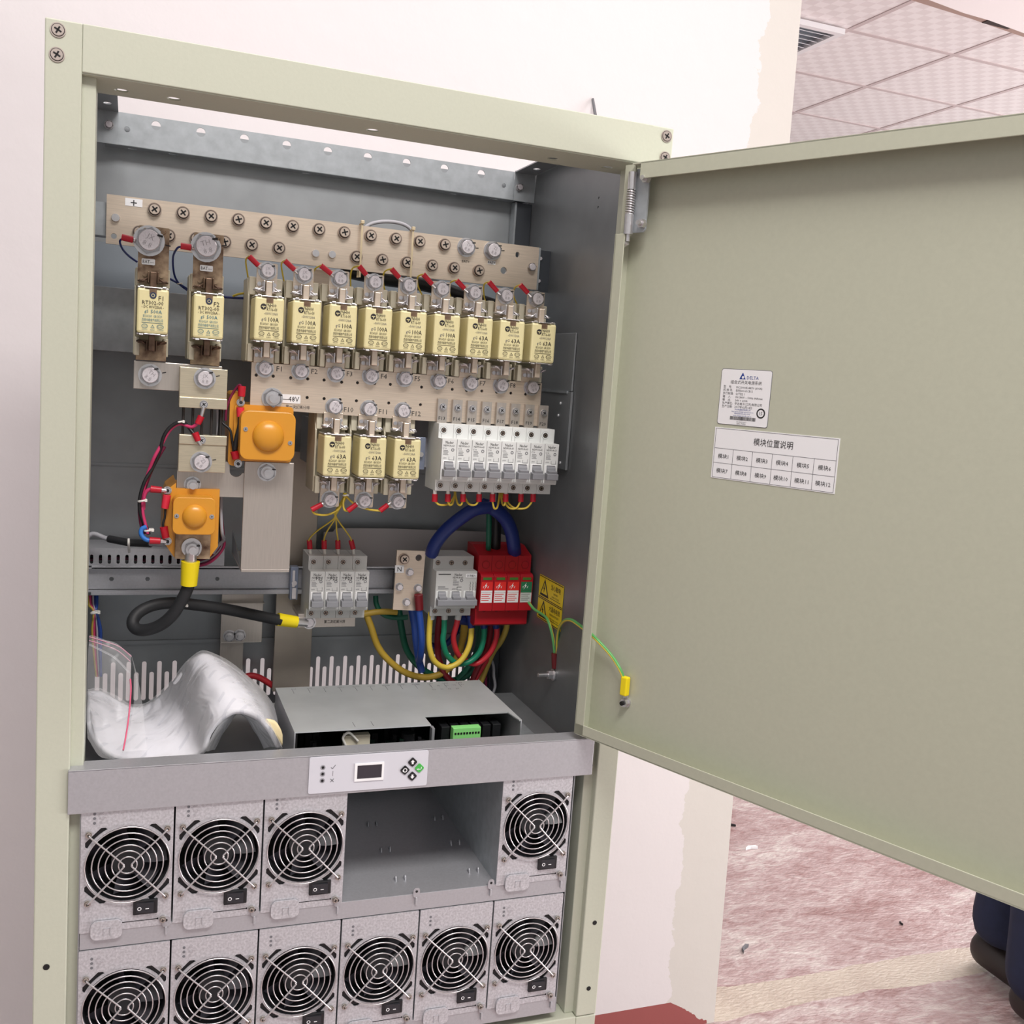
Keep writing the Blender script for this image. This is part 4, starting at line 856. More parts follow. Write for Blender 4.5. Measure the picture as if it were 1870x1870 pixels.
wire('rear_cable', 'grey cable peeking out behind the top busbar', [(655, 425, .235), (680, 408, .235), (715, 405, .235), (745, 414, .235), (765, 440, .235)], .0022, GRYW, 'cable')
# lower three fuses
LO = [([(570, 932), (577, 939), (598, 940), (618, 930), (628, 915), (631, 903)], (569, 931), (588, 921), (598, 915)), ([(636, 933), (629, 931), (627, 918), (631, 903)], (635, 933), (651, 921), (660, 916)), ([(695, 933), (672, 930), (648, 921), (631, 905)], (694, 933), (708, 922), (716, 917))]
for i, (w, a, b, c) in enumerate(LO):
    wire('signal_wire', 'yellow wire with red sleeve bolted under the hanging fuse below bolt F%d' % (10 + i), [(x, y, .142 + .004 * k) for k, (x, y) in enumerate(w)], .0012, YELC, group='signal wires of the hanging fuses', sleeves=[(a + (.142,), b + (.142,), .0032, RED, RS), (b + (.142,), c + (.143,), .0022, STEEL, 'terminal_lug')])
for i, x in enumerate((565, 592, 617, 641)):
    xe_ = (566, 592, 617, 645)[i]
    wire('signal_wire', 'thin yellow wire dropping into the top of grey breaker F%d' % (21 + i), [(612, 935, .17), (613 + (x - 610) * .1, 948, .19), (x + (610 - x) * .3, 970, .215), (x, 984, .235), (x, 992, .240)], .0009, YELC, group='wires into breakers F21 to F24',
         sleeves=[((x, 987, .240), (xe_, 1002, .241), .0032, RED, RS, 1), ((xe_, 1002, .241), (xe_ + 1, 1013, .242), .0021, NYL, 'white_ferrule')])
wire('signal_wire', 'bunched yellow wires passing a white tie between the hanging fuses', [(630, 900, .155), (629, 910, .155), (620, 925, .162), (612, 938, .17)], .0024, YELT, ties=[((631, 904, .152), .0035)])
# below the white breaker row
SX = [793.7, 817.6, 845.3, 874.5, 899.2, 923.2, 950.9, 973.3]; J = [830, 830, 832, 848, 912, 915, 918, 920]
for i, x in enumerate(SX):
    j = J[i]; dp = .136; ym = 922 + (6 if i in (4, 6, 7) else 0)
    wire('signal_wire', 'short yellow wire with red sleeve under white breaker F%d' % (13 + i), [(x, 914, dp), (x + (j - x) * .25, ym, dp), (x + (j - x) * .7, ym - 2, dp + .006), (j, 905, dp + .018), (j, 895, dp + .03)], .0012, YELC, group='wires under the white breakers',
         sleeves=[((x, 916, dp), (x + .5, 902, dp), .0034, RED, RS, .95), ((x + .5, 902, dp), (x + .5, 895, dp), .0022, NYL, 'white_ferrule')])
# magenta and black bundle from the shunt to the smaller contactor
wire('sense_wire', 'pink wire looping from the upper shunt block down to the smaller amber contactor', [(362, 771, .133), (350, 780, .135), (328, 770 + 4, .14), (310, 786, .14), (296, 810, .14), (282, 835, .14), (272, 860, .145), (262, 895, .145), (260, 930, .145), (266, 960, .145), (270, 975, .145)], .0018, PINK, group=None,
     sleeves=[((368, 760, .1325), (361, 774, .1325), .0036, RED, RS), ((372, 744, .1325), (368, 760, .1325), .0022, STEEL, 'terminal_lug')], ties=[((329, 770, .138), .0045), ((260, 914, .142), .0048), ((272, 968, .142), .005)])
wire('sense_wire', 'black wire twisted beside the pink wire left of the shunt', [(360, 798, .133), (352, 790, .135), (341, 776, .138), (330, 770, .136), (312, 779, .137), (299, 797, .137), (291, 826, .141), (279, 854, .144), (264, 880, .142), (255, 912, .142), (257, 940, .145), (269, 966, .146), (272, 976, .146)], .0019, BLACK, sleeves=[((356, 790, .1325), (362, 805, .1325), .0036, RED, RS), ((362, 805, .1325), (367, 813, .1325), .0022, STEEL, 'terminal_lug')])
wire('sense_wire', 'maroon wire under the pink loop beside the smaller amber contactor', [(300, 815, .146), (280, 850, .148), (268, 880, .15), (256, 920, .15), (258, 955, .15), (264, 975, .15)], .0022, PURP)
wire('sense_wire', 'pink wire with red sleeve at the upper stud of the smaller amber contactor', [(276, 893, .142), (268, 897, .143), (263, 908, .144), (262, 930, .146)], .002, PINK, sleeves=[((275, 893, .141), (295, 895, .141), .0038, RED, RS), ((295, 895, .141), (304, 896, .1415), .0024, STEEL, 'terminal_lug')])
wire('sense_wire', 'light blue wire with red sleeve at the lower stud of the smaller amber contactor', [(268, 962, .143), (259, 966, .143), (258, 976, .142), (266, 985, .141), (275, 987, .141)], .0024, BLUW, sleeves=[((273, 987, .140), (293, 988, .140), .0038, RED, RS), ((293, 988, .140), (303, 989, .141), .0024, STEEL, 'terminal_lug')])
wire('sense_wire', 'thin diode lead with sleeves between the studs of the smaller amber contactor', [(302, 930, .141), (301, 945, .141), (298, 958, .141), (302, 975, .141)], .0012, RUBB, sleeves=[((305, 904, .141), (301, 928, .141), .0042, mat('rosy_sleeve', (226, 50, 72), .4), RS), ((299, 962, .141), (303, 982, .141), .0042, RED, RS)])
wire('sense_wire', 'maroon wire with red sleeve arching onto the upper stud of the larger amber contactor', [(412, 768, .15), (414, 745, .15), (424, 720, .15), (436, 704, .146), (441, 706, .143)], .0014, PURP, sleeves=[((442, 705, .1425), (441, 724, .1425), .0042, RED, RS), ((441, 724, .1425), (440, 735, .1435), .0024, STEEL, 'terminal_lug')])
wire('sense_wire', 'dark diode lead between the studs of the larger amber contactor', [(439, 762, .142), (437, 780, .142), (432, 800, .142), (429, 822, .142)], .0024, RUBB, sleeves=[((439, 744, .142), (439, 761, .142), .0042, mat('rosy_sleeve', (226, 50, 72), .4), RS), ((428, 824, .142), (431, 838, .142), .0044, RED, RS)])
wire('sense_wire', 'black wire from the lower shunt block to the larger amber contactor', [(404, 768, .15), (408, 774, .148), (420, 785, .146), (424, 805, .144), (427, 826, .143)], .0014, BLACK)
wire('sense_wire', 'grey wire dropping behind the right side of the shunt', [(397, 748, .152), (398, 770, .152), (398, 795, .152)], .0018, GRYW)
wire('sense_wire', 'black wire at the right edge of the shunt', [(404, 745, .151), (402, 770, .151), (400, 795, .151)], .0022, BLACK)
wire('sense_wire', 'grey wire hanging right of the smaller amber contactor', [(404, 905, .17), (404, 940, .17), (406, 975, .17), (410, 985, .19), (400, 995, .20), (390, 1010, .21)], .0018, GRYW)
for i, (dx, m, lb) in enumerate(((0, PURP, 'maroon'), (6, PURP, 'second maroon'), (3, GRYW, 'pale grey'), (9, PINK, 'pink'), (-4, BLACK, 'black'))):
    wire('sense_wire', '%s wire of the bundle curling behind the lower right of the smaller amber contactor' % lb, [(402 + dx * .3, 930 + dx, .20), (404 + dx * .4, 975, .205), (404 + dx * .5, 995 + dx * .5, .215), (388, 1015 + dx, .225), (365, 1024 + dx, .25), (345, 1030, .262)], .0016, m)
wire('black_sleeved_wire', 'grey wire in black sleeving running left from the smaller amber contactor', [(160, 980, .25), (172, 975, .25), (196, 984, .245), (230, 992, .23), (275, 993, .20), (305, 995, .17)], .0028, GRYW, sleeves=[((199, 984, .2445), (235, 991, .228), .0042, RUBB, 'black_sleeving', 1), ((235, 991, .228), (275, 993, .200), .0042, RUBB, 'black_sleeving', 1)], )
mb = MB(); mb.tube(P3([(235, 984, .222), (235, 996, .222), (236, 1008, .262)]), .0014, NYL, 8); tag(mb.build('cable_tie'), 'clear tie hanging over the slotted duct', 'cable tie')
# thick black cable
o = wire('battery_cable', 'thick black rubber cable with yellow crimp sleeves looping below the smaller amber contactor',
         [(347, 1060, .146), (341, 1078, .146), (331, 1098, .147), (314, 1124, .150), (290, 1143, .156), (262, 1151, .165), (246, 1146, .172), (243, 1133, .178), (254, 1118, .184), (278, 1106, .190), (312, 1101, .196), (352, 1104, .203), (410, 1112, .213), (460, 1122, .222), (512, 1133, .230)], .0066, RUBB, 'cable', n=18,
         sleeves=[((348, 1025, .142), (345, 1068, .144), .0098, YEL, 'yellow_sleeve', .88), ((542, 1136, .235), (507, 1131, .231), .0072, YEL, 'yellow_sleeve', 1.12), ((349, 1008, .1405), (348, 1026, .142), .0062, STEEL, 'cable_lug', 1.05), ((541, 1136, .235), (560, 1137, .2385), .0045, STEEL, 'cable_lug', 1.2)], ties=[((336, 1106, .160), .0042)])
mb = MB(); p = at(350, 1000, .1405); mb.cyl((p.x, .1408, p.z), (p.x, .1395, p.z), .0105, STEEL, 24); mb.build('cable_lug', o); p = at(565, 1137, .238); mb = MB(); mb.cyl((p.x, .2396, p.z), (p.x, .2380, p.z), .0082, STEEL, 24); mb.build('cable_lug', o)
# power cables under the main breaker and arrester
def cable(label, pts, r, m, **k): return wire('power_cable', label, pts, r, m, 'cable', n=14, **k)
cable('bright yellow power cable looping from the main breaker round to the surge arrester', [(787, 1118, .235), (784, 1150, .235), (784, 1180, .236), (793, 1207, .238), (815, 1219, .240), (840, 1208, .240), (856, 1182, .241), (861, 1150, .243), (858, 1128, .246)], .0037, YELC, sleeves=[((788, 1120, .235), (788, 1131, .235), .0042, MCBG, 'grey_ferrule', 1), ((858, 1124, .245), (861, 1146, .244), .0046, BLUD, 'blue_tape', 1)])
cable('bright green power cable looping from the main breaker to the surge arrester', [(812, 1118, .235), (811, 1150, .237), (809, 1170, .240), (816, 1195, .245), (835, 1212, .250), (858, 1208, .252), (876, 1190, .252), (884, 1160, .250), (882, 1128, .247)], .0037, GRNC, sleeves=[((812, 1120, .235), (812, 1131, .235), .0042, MCBG, 'grey_ferrule', 1), ((881, 1124, .246), (884, 1146, .248), .0046, BLUD, 'blue_tape', 1)])
cable('bright red power cable looping from the main breaker under the yellow one', [(838, 1118, .235), (834, 1140, .238), (828, 1165, .244), (834, 1190, .250), (846, 1204, .256), (870, 1212, .258), (895, 1192, .256), (907, 1160, .252), (905, 1128, .247)], .0037, REDK, sleeves=[((838, 1120, .235), (836, 1131, .236), .0042, MCBG, 'grey_ferrule', 1), ((905, 1124, .246), (906, 1146, .25), .0046, BLUD, 'blue_tape', 1)])
cable('dull yellow cable hanging in a wide loop from behind breaker F24 to the right', [(664, 1110, .29), (676, 1140, .285), (690, 1180, .285), (710, 1206, .285), (740, 1228, .285), (775, 1237, .285), (810, 1228, .285), (835, 1200, .28), (845, 1165, .27), (848, 1130, .262)], .0044, mat('dull_yellow_cable', (196, 162, 60), .45))
cable('dark green cable hanging from behind the N plate down behind the loops', [(728, 1110, .29), (733, 1145, .29), (742, 1185, .29), (762, 1214, .29), (788, 1232, .29), (820, 1243, .29), (850, 1235, .29), (868, 1215, .29), (874, 1170, .28), (870, 1130, .27)], .0044, mat('deep_green_cable', (12, 92, 70), .45))
cable('royal blue cable with a dark red sleeve hanging from the N plate', [(765, 1112, .228), (768, 1140, .229), (770, 1170, .232), (768, 1196, .24), (766, 1206, .25)], .0044, BLUE, sleeves=[((764, 1086, .226), (766, 1113, .227), .0058, mat('dark_red_sleeve', (110, 18, 26), .4), 'dark_red_sleeve', .9)])
cable('royal blue cable hanging behind the one with the red sleeve', [(752, 1112, .262), (757, 1140, .26), (760, 1170, .255), (764, 1200, .255), (770, 1225, .26)], .0048, BLUE)
cable('dark red cable hanging behind the green loop', [(803, 1125, .275), (800, 1150, .275), (799, 1180, .275), (802, 1205, .28), (815, 1235, .285), (835, 1250, .285)], .0042, mat('deep_red_cable', (140, 22, 36), .45))
cable('dull yellow cable behind the red loop running up to the arrester', [(822, 1222, .285), (838, 1190, .275), (848, 1160, .268), (852, 1130, .262)], .0038, mat('dull_yellow_cable', (196, 162, 60), .45))
cable('second green cable behind the bright green loop', [(878, 1130, .268), (876, 1165, .272), (868, 1195, .276), (850, 1225, .282), (835, 1240, .285)], .0038, mat('deep_green_cable', (12, 92, 70), .45))
cable('maroon red cable beside the bright red loop under the arrester', [(897, 1130, .268), (895, 1160, .27), (888, 1190, .272), (872, 1220, .28), (862, 1245, .285)], .004, mat('deep_red_cable', (140, 22, 36), .45))
cable('yellow cable ending under the right end of the surge arrester', [(928, 1125, .25), (924, 1150, .255), (914, 1172, .265), (900, 1192, .28), (886, 1225, .29), (876, 1250, .29)], .004, mat('olive_yellow_cable', (190, 166, 74), .45))
cable('red cable dropping steeply behind the loops at the right', [(900, 1190, .285), (888, 1205, .285), (872, 1232, .285), (862, 1250, .285)], .0042, REDK)
cable('dark blue wrapped cable lying under the surge arrester', [(838, 1131, .262), (860, 1134, .262), (885, 1134, .262), (910, 1133, .262), (922, 1128, .262)], .0065, BLUD)
cable('dark blue wrapped cable crossing behind the breaker loops', [(786, 1178, .28), (805, 1181, .28), (822, 1170, .28), (834, 1150, .28), (838, 1132, .28)], .0040, BLUD)
for i, (x, m, lb) in enumerate(((902, GRYW, 'grey wire'), (894, mat('black_lead', (30, 28, 40), .5), 'black wire'), (889, PURP, 'maroon wire'))):
    wire('control_wire', '%s dropping beside the right wall behind the control box' % lb, [(893 + i, 1195, .30), (x - 1, 1215, .30), (x - i, 1235, .30), (x + 2 - 2 * i, 1255, .30), (x - 6, 1275, .30)], .0020, m)
cable('thick blue cable arching down left under the white breakers', [(893, 926, .200), (868, 930, .20), (843, 945, .205), (815, 968, .215), (796, 992, .225), (788, 1012, .235)], .0085, BLUD)
cable('thick blue cable arching down right under the white breakers', [(880, 922, .205), (903, 930, .205), (923, 948, .21), (934, 972, .215), (938, 996, .22), (940, 1012, .235)], .0088, BLUD)
cable('dark green cable hanging upright between the blue cables', [(893, 925, .225), (893, 960, .225), (892, 1000, .235), (892, 1015, .26)], .0036, mat('deep_green_cable', (12, 92, 70), .45))
cable('black cable hanging upright behind the surge arrester', [(905, 920, .24), (905, 960, .24), (904, 1000, .245), (904, 1015, .262)], .0075, BLACK)
cable('dull yellow cable lying flat below the mounting rail near the N plate', [(664, 1122, .285), (685, 1118, .285), (705, 1117, .285), (725, 1118, .285)], .0040, mat('dull_yellow_cable', (196, 162, 60), .45))
cable('dark green cable curling below the mounting rail left of the N plate', [(686, 1088, .29), (688, 1105, .288), (700, 1122, .288), (722, 1128, .288), (745, 1127, .285)], .0034, mat('deep_green_cable', (12, 92, 70), .45))
cable('red cable emerging from behind the paper manual', [(438, 1241, .31), (455, 1234, .31), (470, 1236, .31), (484, 1243, .31), (498, 1252, .31)], .0040, REDK)
# bundle behind the left post
for i, (dx, m, lb) in enumerate(((0, PINK, 'pink'), (5, GRYW, 'grey'), (9, BLUD, 'dark blue'), (3, PURP, 'maroon'), (12, BLUE, 'blue'), (-3, mat('olive_yellow_cable', (190, 166, 74), .45), 'olive yellow'))):
    wire('control_wire', '%s wire of the bundle hanging at the left edge below the cross channel' % lb, [(164 + dx * 1.1, 1088, .29), (166 + dx * .9, 1105, .285), (174 + (dx - 5) * .3, 1117, .28), (172 + dx * 1.0, 1150, .28), (174 + dx * .8, 1190, .28), (178 + dx * .5, 1235, .285)], .0017, m, ties=[((174, 1118, .274), .0055)] if i == 0 else ())
# pale insulating sheet behind the rail
mb = MB(); a = at(590, 1001, .31); b_ = at(930, 1001, .31); mb.prism([(a.x, 1.06), (b_.x, 1.06), (b_.x, 1.113), (b_.x - .02, 1.120), (a.x + .09, 1.1225), (a.x + .015, 1.122), (a.x + .012, 1.117), (a.x, 1.1165)], .31, .3115, mat('grey_insulating_sheet', (186, 180, 180), .5)); tag(mb.build('insulating_sheet'), 'pale grey sheet standing behind the cross channel and breakers', 'sheet')
# earth wires on the right
def pair(label, pts, **k): return wire('earth_wire', label, pts, .0017, GYG, n=10, **k)
def stripe(o, pts, r=.0018):
    q = [p + Vector((.0010, -.0004, .0)) for p in P3(pts)]; mb = MB(); mb.tube(q, r * .62, YELC, 8); mb.build('yellow_stripe', o)
w1 = [(965, 1100, .20), (975, 1112, .19), (990, 1122, .17), (1000, 1132, .15), (1008, 1158, .140), (1012, 1185, .136), (1012, 1198, .134)]
o = pair('green and yellow earth wire from the surge arrester to the stud on the right wall', w1, sleeves=[((1013, 1193, .132), (1014, 1220, .131), .0042, mat('dark_red_sleeve', (110, 18, 26), .4), RS, 1)]); stripe(o, w1)
E1 = DM @ Vector((.0369, DP - .004, .992)); EP = DM @ Vector((.0335, DP - .005, 1.018))
path = [at(1017, 1198, .132), at(1018, 1170, .128), at(1021, 1148, .118), at(1030, 1134, .090), at(1043, 1132, .06), at(1060, 1143, .03), at(1085, 1163, -.005), at(1115, 1195, -.022)]
q1 = DM @ Vector((.0290, DP - .008, 1.029)); path += [q1, EP]
mb = MB(); mb.tube(path, .0018, GYG, 10); o = mb.build('earth_wire'); tag(o, 'green and yellow earth wire arching from the cabinet wall onto the open door', 'wire')
mb = MB(); mb.tube([p + Vector((-.0006, -.0003, -.0008)) for p in path], .0013, YELC, 8); mb.build('yellow_stripe', o)
mb = MB(DM); mb.box(.0318, .0405, DP - .0085, DP - .0015, 1.0000, 1.0210, YEL, .0015); mb.build('yellow_sleeve', o); mb = MB(DM); mb.box(.0335, .0395, DP - .003, DP - .0018, .990, 1.002, STEEL); mb.build('terminal_lug', o)

# ================================================================ CONTROL BOX
t = thing('control_unit', 'flat grey sheet steel control box with an open front showing its circuit board', 'control unit', (.365, .12, .9))
bx0, bx1, by0, by1, bz = .2405, .4935, .036, .1865, .9505
mb = MB(); nx = .3935
mb.plate([(bx0, by0), (nx - .006, by0), (nx - .006, .064), (bx1 - .007, .064), (bx1 - .003, by0), (bx1, by0), (bx1, by1), (bx0, by1)], [], bz - .0014, bz, mat('dull_cover_steel', (188, 192, 193), .5, .35, .10, 14, bump=.02), 'z')
mb.box(bx0, bx0 + .0013, by0, by1, .9055, bz - .0015, GALV2); mb.box(bx1 - .0013, bx1, by0, by1, .9055, bz - .0015, GALV2); mb.box(bx0, bx1, by1 - .0013, by1, .9055, bz - .0015, GALV2)
Yt = Matrix(((1, 0, 0, 0), (0, 0, 1, 0), (0, 1, 0, 0), (0, 0, 0, 1)))   # text lying flat: local z -> world y, local y -> world z
def flat(mb, s, x, y, h, maxw=None): mb.text(s, x, y, h, GREYI, 0, M=Matrix.Translation((0, 0, bz + .0002)) @ Yt, maxw=maxw)
for k, s in enumerate(('DI1', 'DI2', 'DI3', 'DO1', 'DO2', 'LVDS', 'BLVD', 'TEMP', 'RS485', 'NET', 'CAN', 'FAN')):
    x = bx0 + .018 + k * .0185; mb.box(x, x + .0004, by1 - .024, by1 - .010, bz, bz + .0002, GREYI); flat(mb, s, x + .002, by1 - .008, .004, .010)
for k in range(9): flat(mb, ('I1', 'I2', 'U1', 'U2', 'T1', 'T2', 'S1', 'S2', 'S3')[k], .425 + (k % 5) * .010, .170 - .014 * (k // 5), .0045, .008)
for x in (.305, .325): mb.box(x, x + .0005, .042, .056, bz, bz + .0002, GREYI)
mb.build('cover', t)
mb = MB(); mb.box(bx0 + .002, bx1 - .002, by0 + .002, by1 - .002, .9062, .9075, PCB)
for k in range(60):
    x = bx0 + .012 + random.random() * .14; y = .042 + random.random() * .06; h = .004 + random.random() * .02; mb.box(x, x + .003 + random.random() * .006, y, y + .004, .9068, .9068 + h, (BLACK, DARK, PCB, RUBB)[k % 4])
mb.build('circuit_board', t)
for k in range(6):
    x = .4080 + k * .0122; mb = MB(); mb.box(x, x + .0098, .062, .084, .9068, .9375, BLACK, .0006); mb.build('relay', t)
mb = MB(); x0, x1 = .4180, .4505; mb.box(x0, x1, .050, .060, .9068, .9395, LGRN, .0004)
for k in range(9): mb.box(x0 + .0016 + k * .0034, x0 + .0038 + k * .0034, .0496, .0502, .9322, .9345, DARK)
mb.build('terminal_block', t, 'light green screw terminal block')
mb = MB(); a = at(650, 1345, .045); mb.box(a.x - .012, a.x + .016, .046, .056, .9068, .9395, mat('ivory_plastic', (214, 208, 188), .5), .0008); mb.tube([(a.x - .008, .045, .925), (a.x - .014, .044, .938), (a.x - .008, .043, .944), (a.x + .002, .044, .934)], .0014, NYL, 8); mb.build('connector', t, 'ivory plug with a looped white tie')
mb = MB(); a = at(748, 1340, .05); mb.cyl((a.x, .056, .9068), (a.x, .056, .936), .008, BLACK, 24); mb.build('buzzer', t)
mb = MB(); mb.box(.3925, .3955, .047, .056, .9068, .9420, GALV2); mb.build('bracket', t)
mb = MB(); mb.box(bx0 + .0015, bx0 + .004, .04, .18, .908, .948, DARK); mb.box(bx0 + .005, bx1 - .005, .150, .152, .907, .9485, DARK); mb.build('inner_liner', t)

# ================================================================ DISPLAY PANEL BAR
t = thing('display_unit', 'brushed grey front bar across the cabinet with display and arrow buttons', 'display unit', (.298, 0, .917))
mb = MB(); mb.box(.0278, .5665, -.0035, -.002, .8965, .9390, GALV2, .0005); mb.box(.0278, .5665, -.0035, .020, .9378, .9392, GALV2, .0004); mb.box(.0278, .5665, -.002, .004, .8965, .8978, GALV2); mb.build('front_bar', t)
mb = MB(); mb.prism(rrect(.2502, .3742, .8993, .9378, .002), -.0045, -.0033, OVER, bev=.0002); Y = -.0047
for z in (.9266, .9197, .9127): ring(mb, .2640, z, .0016, .0026, Y, mat('led_ring', (150, 150, 156), .4), 20); mb.prism(circ(.2640, z, .0014, 16), Y - .0001, Y + .0001, DARK)
mb.box(.2742, .2746, Y, Y + .0002, .9170, .9222, GREYI)
for seg in (((.2722, .9262), (.2738, .9246)), ((.2738, .9246), (.2768, .9285)), ((.2722, .9106), (.2756, .9140)), ((.2722, .9140), (.2756, .9106))):
    a, b_ = seg; d = Vector((b_[0] - a[0], b_[1] - a[1])).normalized() * .0003; mb.raw([(a[0] - d.y, Y, a[1] + d.x), (a[0] + d.y, Y, a[1] - d.x), (b_[0] + d.y, Y, b_[1] - d.x), (b_[0] - d.y, Y, b_[1] + d.x)], [(0, 1, 2, 3)], GREYI)
mb.build('overlay', t, 'silver overlay with three indicator holes')
mb = MB(); mb.plate([(.2965, .9095), (.3270, .9095), (.3270, .9285), (.2965, .9285)], [[(.2992, .9120), (.3248, .9120), (.3248, .9264), (.2992, .9264)]], -.0056, -.0044, WHITE); mb.build('screen_frame', t)
mb = MB(); mb.box(.2992, .3248, -.0050, -.0045, .9120, .9264, SCRN); mb.build('display', t)
def dia(cx, cz, r, m): 
    c = math.sqrt(.5); pts = []
    for p in rrect(-r * c, r * c, -r * c, r * c, r * .25, 3): pts.append((cx + (p[0] - p[1]) * c, cz + (p[0] + p[1]) * c))
    return pts
for i, (cx, cz, m, s) in enumerate(((.3573, .9262, BLACK, 'u'), (.3650, .9192, mat('green_key', (70, 176, 76), .4), 'e'), (.3496, .9180, BLACK, 'r'), (.3578, .9108, BLACK, 'd'))):
    mb = MB(); mb.prism(dia(cx, cz, .0054, m), -.0056, -.0045, m, bev=.0002); Y = -.0058
    if s in 'ud':
        k = 1 if s == 'u' else -1; mb.prism([(cx - .0022, cz + .0002 * k), (cx, cz + .0026 * k), (cx + .0022, cz + .0002 * k), (cx + .0010, cz + .0002 * k), (cx + .0010, cz - .0020 * k), (cx - .0010, cz - .0020 * k), (cx - .0010, cz + .0002 * k)], Y, Y + .0003, WHITE)
    elif s == 'r': ring(mb, cx, cz, .0015, .0023, Y, WHITE, 16); mb.prism([(cx - .003, cz), (cx - .001, cz), (cx - .002, cz - .0018)], Y - .0001, Y + .0002, WHITE)
    else: mb.box(cx - .0020, cx + .0022, Y, Y + .0003, cz - .0014, cz - .0008, WHITE); mb.box(cx + .0016, cx + .0022, Y, Y + .0003, cz - .0014, cz + .0014, WHITE); mb.prism([(cx - .0030, cz - .0011), (cx - .0012, cz - .0022), (cx - .0012, cz)], Y, Y + .0003, WHITE)
    mb.build('button', t, ('black up arrow key', 'green enter key', 'black return key', 'black down arrow key')[i])

# ================================================================ SUBRACK AND RECTIFIER MODULES
MX0, MPIT, MW, MH, B1, B2 = .0396, .08455, .0828, .1284, .7748, .6282
t = thing('subrack', 'grey zinc subrack with two shelves holding the fan modules', 'subrack', (.298, .15, .60))
for z0 in (.7590, .6120):
    mb = MB(); zt_ = z0 + .0172
    mb.box(.0400, .5470, .0, .0013, z0 - .0015, zt_, GALV2, .0004); mb.box(.0385, .5480, .0013, .31, zt_ - .0013, zt_ - .0001, GALV2); mb.box(.0385, .548, .0013, .31, z0 + .0004, z0 + .0012, GALVD)
    for i in range(6):
        x = MX0 + MPIT * i + .0785; mb.prism(rrect(x - .0036, x + .0036, z0 + .0135, z0 + .0245, .003), -.0016, .0, GALV2); mb.cyl((x, -.0018, z0 + .0205), (x, -.0015, z0 + .0205), .0014, DARK, 12); mb.box(x - .0010, x + .0010, -.0020, .0, z0 + .0050, z0 + .0135, GALV2, .0004)
        for yy in (.03, .10, .17):
            for q in (-.0105, .0): mb.tube([(x - .004 + q, yy, zt_ - .001), (x - .004 + q, yy + .003, zt_ + .0045), (x - .004 + q, yy + .008, zt_ - .001)], .0011, GALV2, 6)
            
    mb.build('shelf', t)
mb = MB(); mb.box(.0385, .0395, .0, .31, .612, .902, GALVD); mb.box(.5470, .5480, .0, .31, .612, .902, GALVD); mb.box(.0385, .548, .309, .31, .612, .86, GALVD); pass; mb.build('housing', t)
